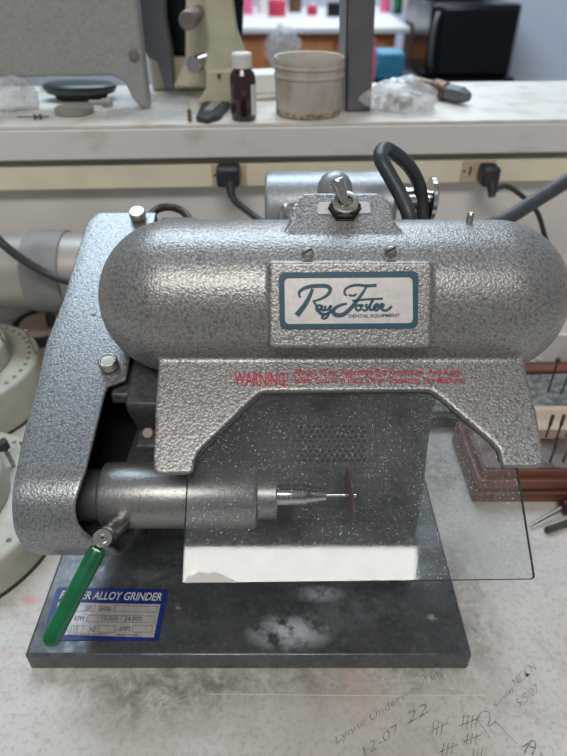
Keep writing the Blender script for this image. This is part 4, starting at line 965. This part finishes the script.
# blue bin + pink bottle right behind shelf (on far low cart)
# ================================================================== FAR ROOM
fc = empty('far_counter', V((0, 3.3, -0.9)), 'white-topped counter with orange wood cabinet across the room', 'counter')
def fb(px, py, y): p = atY(px, py, y); return p
a = fb(225, 25, 3.4); b = fb(411, 25, 3.4); zt = fb(300, 27, 3.4).z; z2 = fb(300, 51*0+34, 3.4).z
bm = bmesh.new(); box(bm, a.x-0.3, b.x, 3.4-3.3, 1.3, z2+0.9, zt+0.9); link('counter_top', bm, 'far_white', fc, bevel=0.006)
bm = bmesh.new(); box(bm, a.x-0.3, b.x-0.06, 0.16, 1.25, 0.0, z2+0.9); link('cabinet_body', bm, 'orange_wood', fc)
for k in range(3):
    x = a.x+0.02+k*0.27
    bm = bmesh.new(); box(bm, x, x+0.25, 0.145, 0.16, 0.1, z2+0.87); link('door', bm, 'orange_wood', fc, bevel=0.006)
def stand_on(px, py, zz): return atZ(px, py, zz)
cols = [('bluebin', 'blue'), ('pink', 'pink'), ('white', 'white'), ('green', 'green'), ('gloss_black', 'black'), ('brass', 'amber'), ('red', 'red')]
spec = [(247, 14, 0.035, 0.16, 1), (262, 13, 0.028, 0.14, 2), (277, 16, 0.05, 0.10, 6), (295, 12, 0.04, 0.15, 5), (312, 15, 0.03, 0.06, 6), (385, 12, 0.03, 0.15, 1), (397, 14, 0.028, 0.14, 3), (404, 10, 0.024, 0.14, 2)]
side = ['leftmost', 'second from left', 'third from left', 'fourth from left', 'left of the black box', 'just right of the post', 'second right of the post', 'nearest the counter end']
for (px, py, r, h, ci), sd in zip(spec, side):
    p = stand_on(px, py, zt); t = empty('supply_bottle', p, f'{cols[ci][1]} supply bottle on the far counter, {sd}', 'bottle', 'bottles on the far counter')
    bm = bmesh.new(); lathe(bm, V((0, 0, 0)), UP, [(0, r*0.95), (0.005, r), (h*0.7, r), (h*0.8, r*0.5), (h*0.82, r*0.5)], 24); link('bottle_body', bm, cols[ci][0], t)
    bm = bmesh.new(); lathe(bm, V((0, 0, h*0.82)), UP, [(0, r*0.55), (h*0.16, r*0.5), (h*0.18, 0)], 20); link('cap', bm, 'white', t)
p = stand_on(336, 17, zt); bm = bmesh.new(); box(bm, -0.05, 0.05, 0, 0.08, 0, 0.07); o = link('black_box', bm, 'gloss_black', None, bevel=0.008); o.location = p; tag(o, 'small black box on the far counter beside the post', 'box')
# white plastic bag hanging on the cabinet
bm = bmesh.new(); bmesh.ops.create_icosphere(bm, subdivisions=3, radius=1)
for v in bm.verts: v.co = v.co*(1+0.3*noise.noise(v.co*2.1)); v.co = V((v.co.x*0.085, v.co.y*0.03, v.co.z*0.10-0.02))
o = link('white_carrier_bag', bm, 'film', None); o.location = fb(283, 44, 3.36); tag(o, 'white translucent bag hanging on the orange cabinet', 'bag')
# microwave on a dark stand
my_ = 2.75; ml = fb(428, 40, my_).x; mrr = fb(516, 40, my_).x; mb = fb(470, 77, my_).z; mt = fb(470, 4, my_).z
tbk = empty('dark_cart', V((ml, my_, -0.9)), 'dark cart carrying the black microwave', 'cart')
bm = bmesh.new(); box(bm, -0.10, mrr-ml+0.02, 0.05-0.07, 0.5, mb+0.86, mb+0.898); link('cart_top', bm, 'gloss_black', tbk)
for dx in (-0.09, mrr-ml-0.02):
    for yy in (0.0, 0.44):
        bm = bmesh.new(); box(bm, dx, dx+0.03, yy, yy+0.03, 0, mb+0.86); link('leg', bm, 'gloss_black', tbk, smooth=False)
mw = empty('microwave_oven', V((ml, my_, mb)), 'black microwave oven with curved handle on a cart at the back right', 'microwave')
H_ = mt-mb
bm = bmesh.new(); box(bm, 0, mrr-ml, 0, 0.33, 0.0, H_); link('oven_case', bm, 'gloss_black', mw, bevel=0.01)
bm = bmesh.new(); box(bm, 0.045, mrr-ml-0.012, -0.018, 0, 0.012, H_-0.012); link('oven_door', bm, 'gloss_black', mw, bevel=0.006)
bm = bmesh.new(); tube(bm, [V((0.028, -0.004, H_-0.03)), V((0.012, -0.035, H_-0.06)), V((0.006, -0.045, H_*0.5)), V((0.012, -0.035, 0.06)), V((0.028, -0.004, 0.03))], 0.008, 10); link('handle', bm, 'mid_grey', mw)
# dark cabinet between counter and microwave
a = fb(411, 25, 3.4).x+0.02
bm = bmesh.new(); box(bm, a, 0.935, 3.30, 3.7, -0.9, 0.45); o = link('dark_refrigerator', bm, 'gloss_black', None, bevel=0.01); tag(o, 'tall black appliance standing behind the microwave', 'appliance')
# blue bin and pink bottle on a low stand behind the shelf
bz = fb(388, 82, 1.7).z
st = empty('low_stool', V((0.24, 1.7, -0.9)), 'low dark stool behind the shelf carrying the blue bin', 'stool')
bm = bmesh.new(); box(bm, -0.09, 0.12, -0.01, 0.17, bz+0.88, bz+0.899); link('seat', bm, 'gloss_black', st, smooth=False)
for dx in (-0.08, 0.09):
    for yy in (0.0, 0.14):
        bm = bmesh.new(); box(bm, dx, dx+0.02, yy, yy+0.02, 0, bz+0.88); link('leg', bm, 'gloss_black', st, smooth=False)
x0 = fb(377, 70, 1.72).x; x1 = fb(404, 70, 1.72).x; zt2 = fb(388, 53, 1.72).z
bm = bmesh.new(); vs = []
prism(bm, [V((x0, 1.72, bz)), V((x1, 1.72, bz)), V((x1, 1.82, bz)), V((x0, 1.82, bz))], V((0, 0, zt2-bz)))
o = link('blue_bin', bm, 'bluebin', None, bevel=0.006); tag(o, 'bright blue bin behind the plastic bag', 'bin')
p = fb(369, 70, 1.72); bm = bmesh.new(); lathe(bm, V((0, 0, 0)), UP, [(0, 0.010), (0.07, 0.010), (0.08, 0.006), (0.10, 0.005), (0.10, 0)], 16); o = link('pink_bottle', bm, 'pink', None); o.location = V((p.x+0.002, 1.69, bz)); tag(o, 'slim pink bottle between the post and the blue bin', 'bottle')
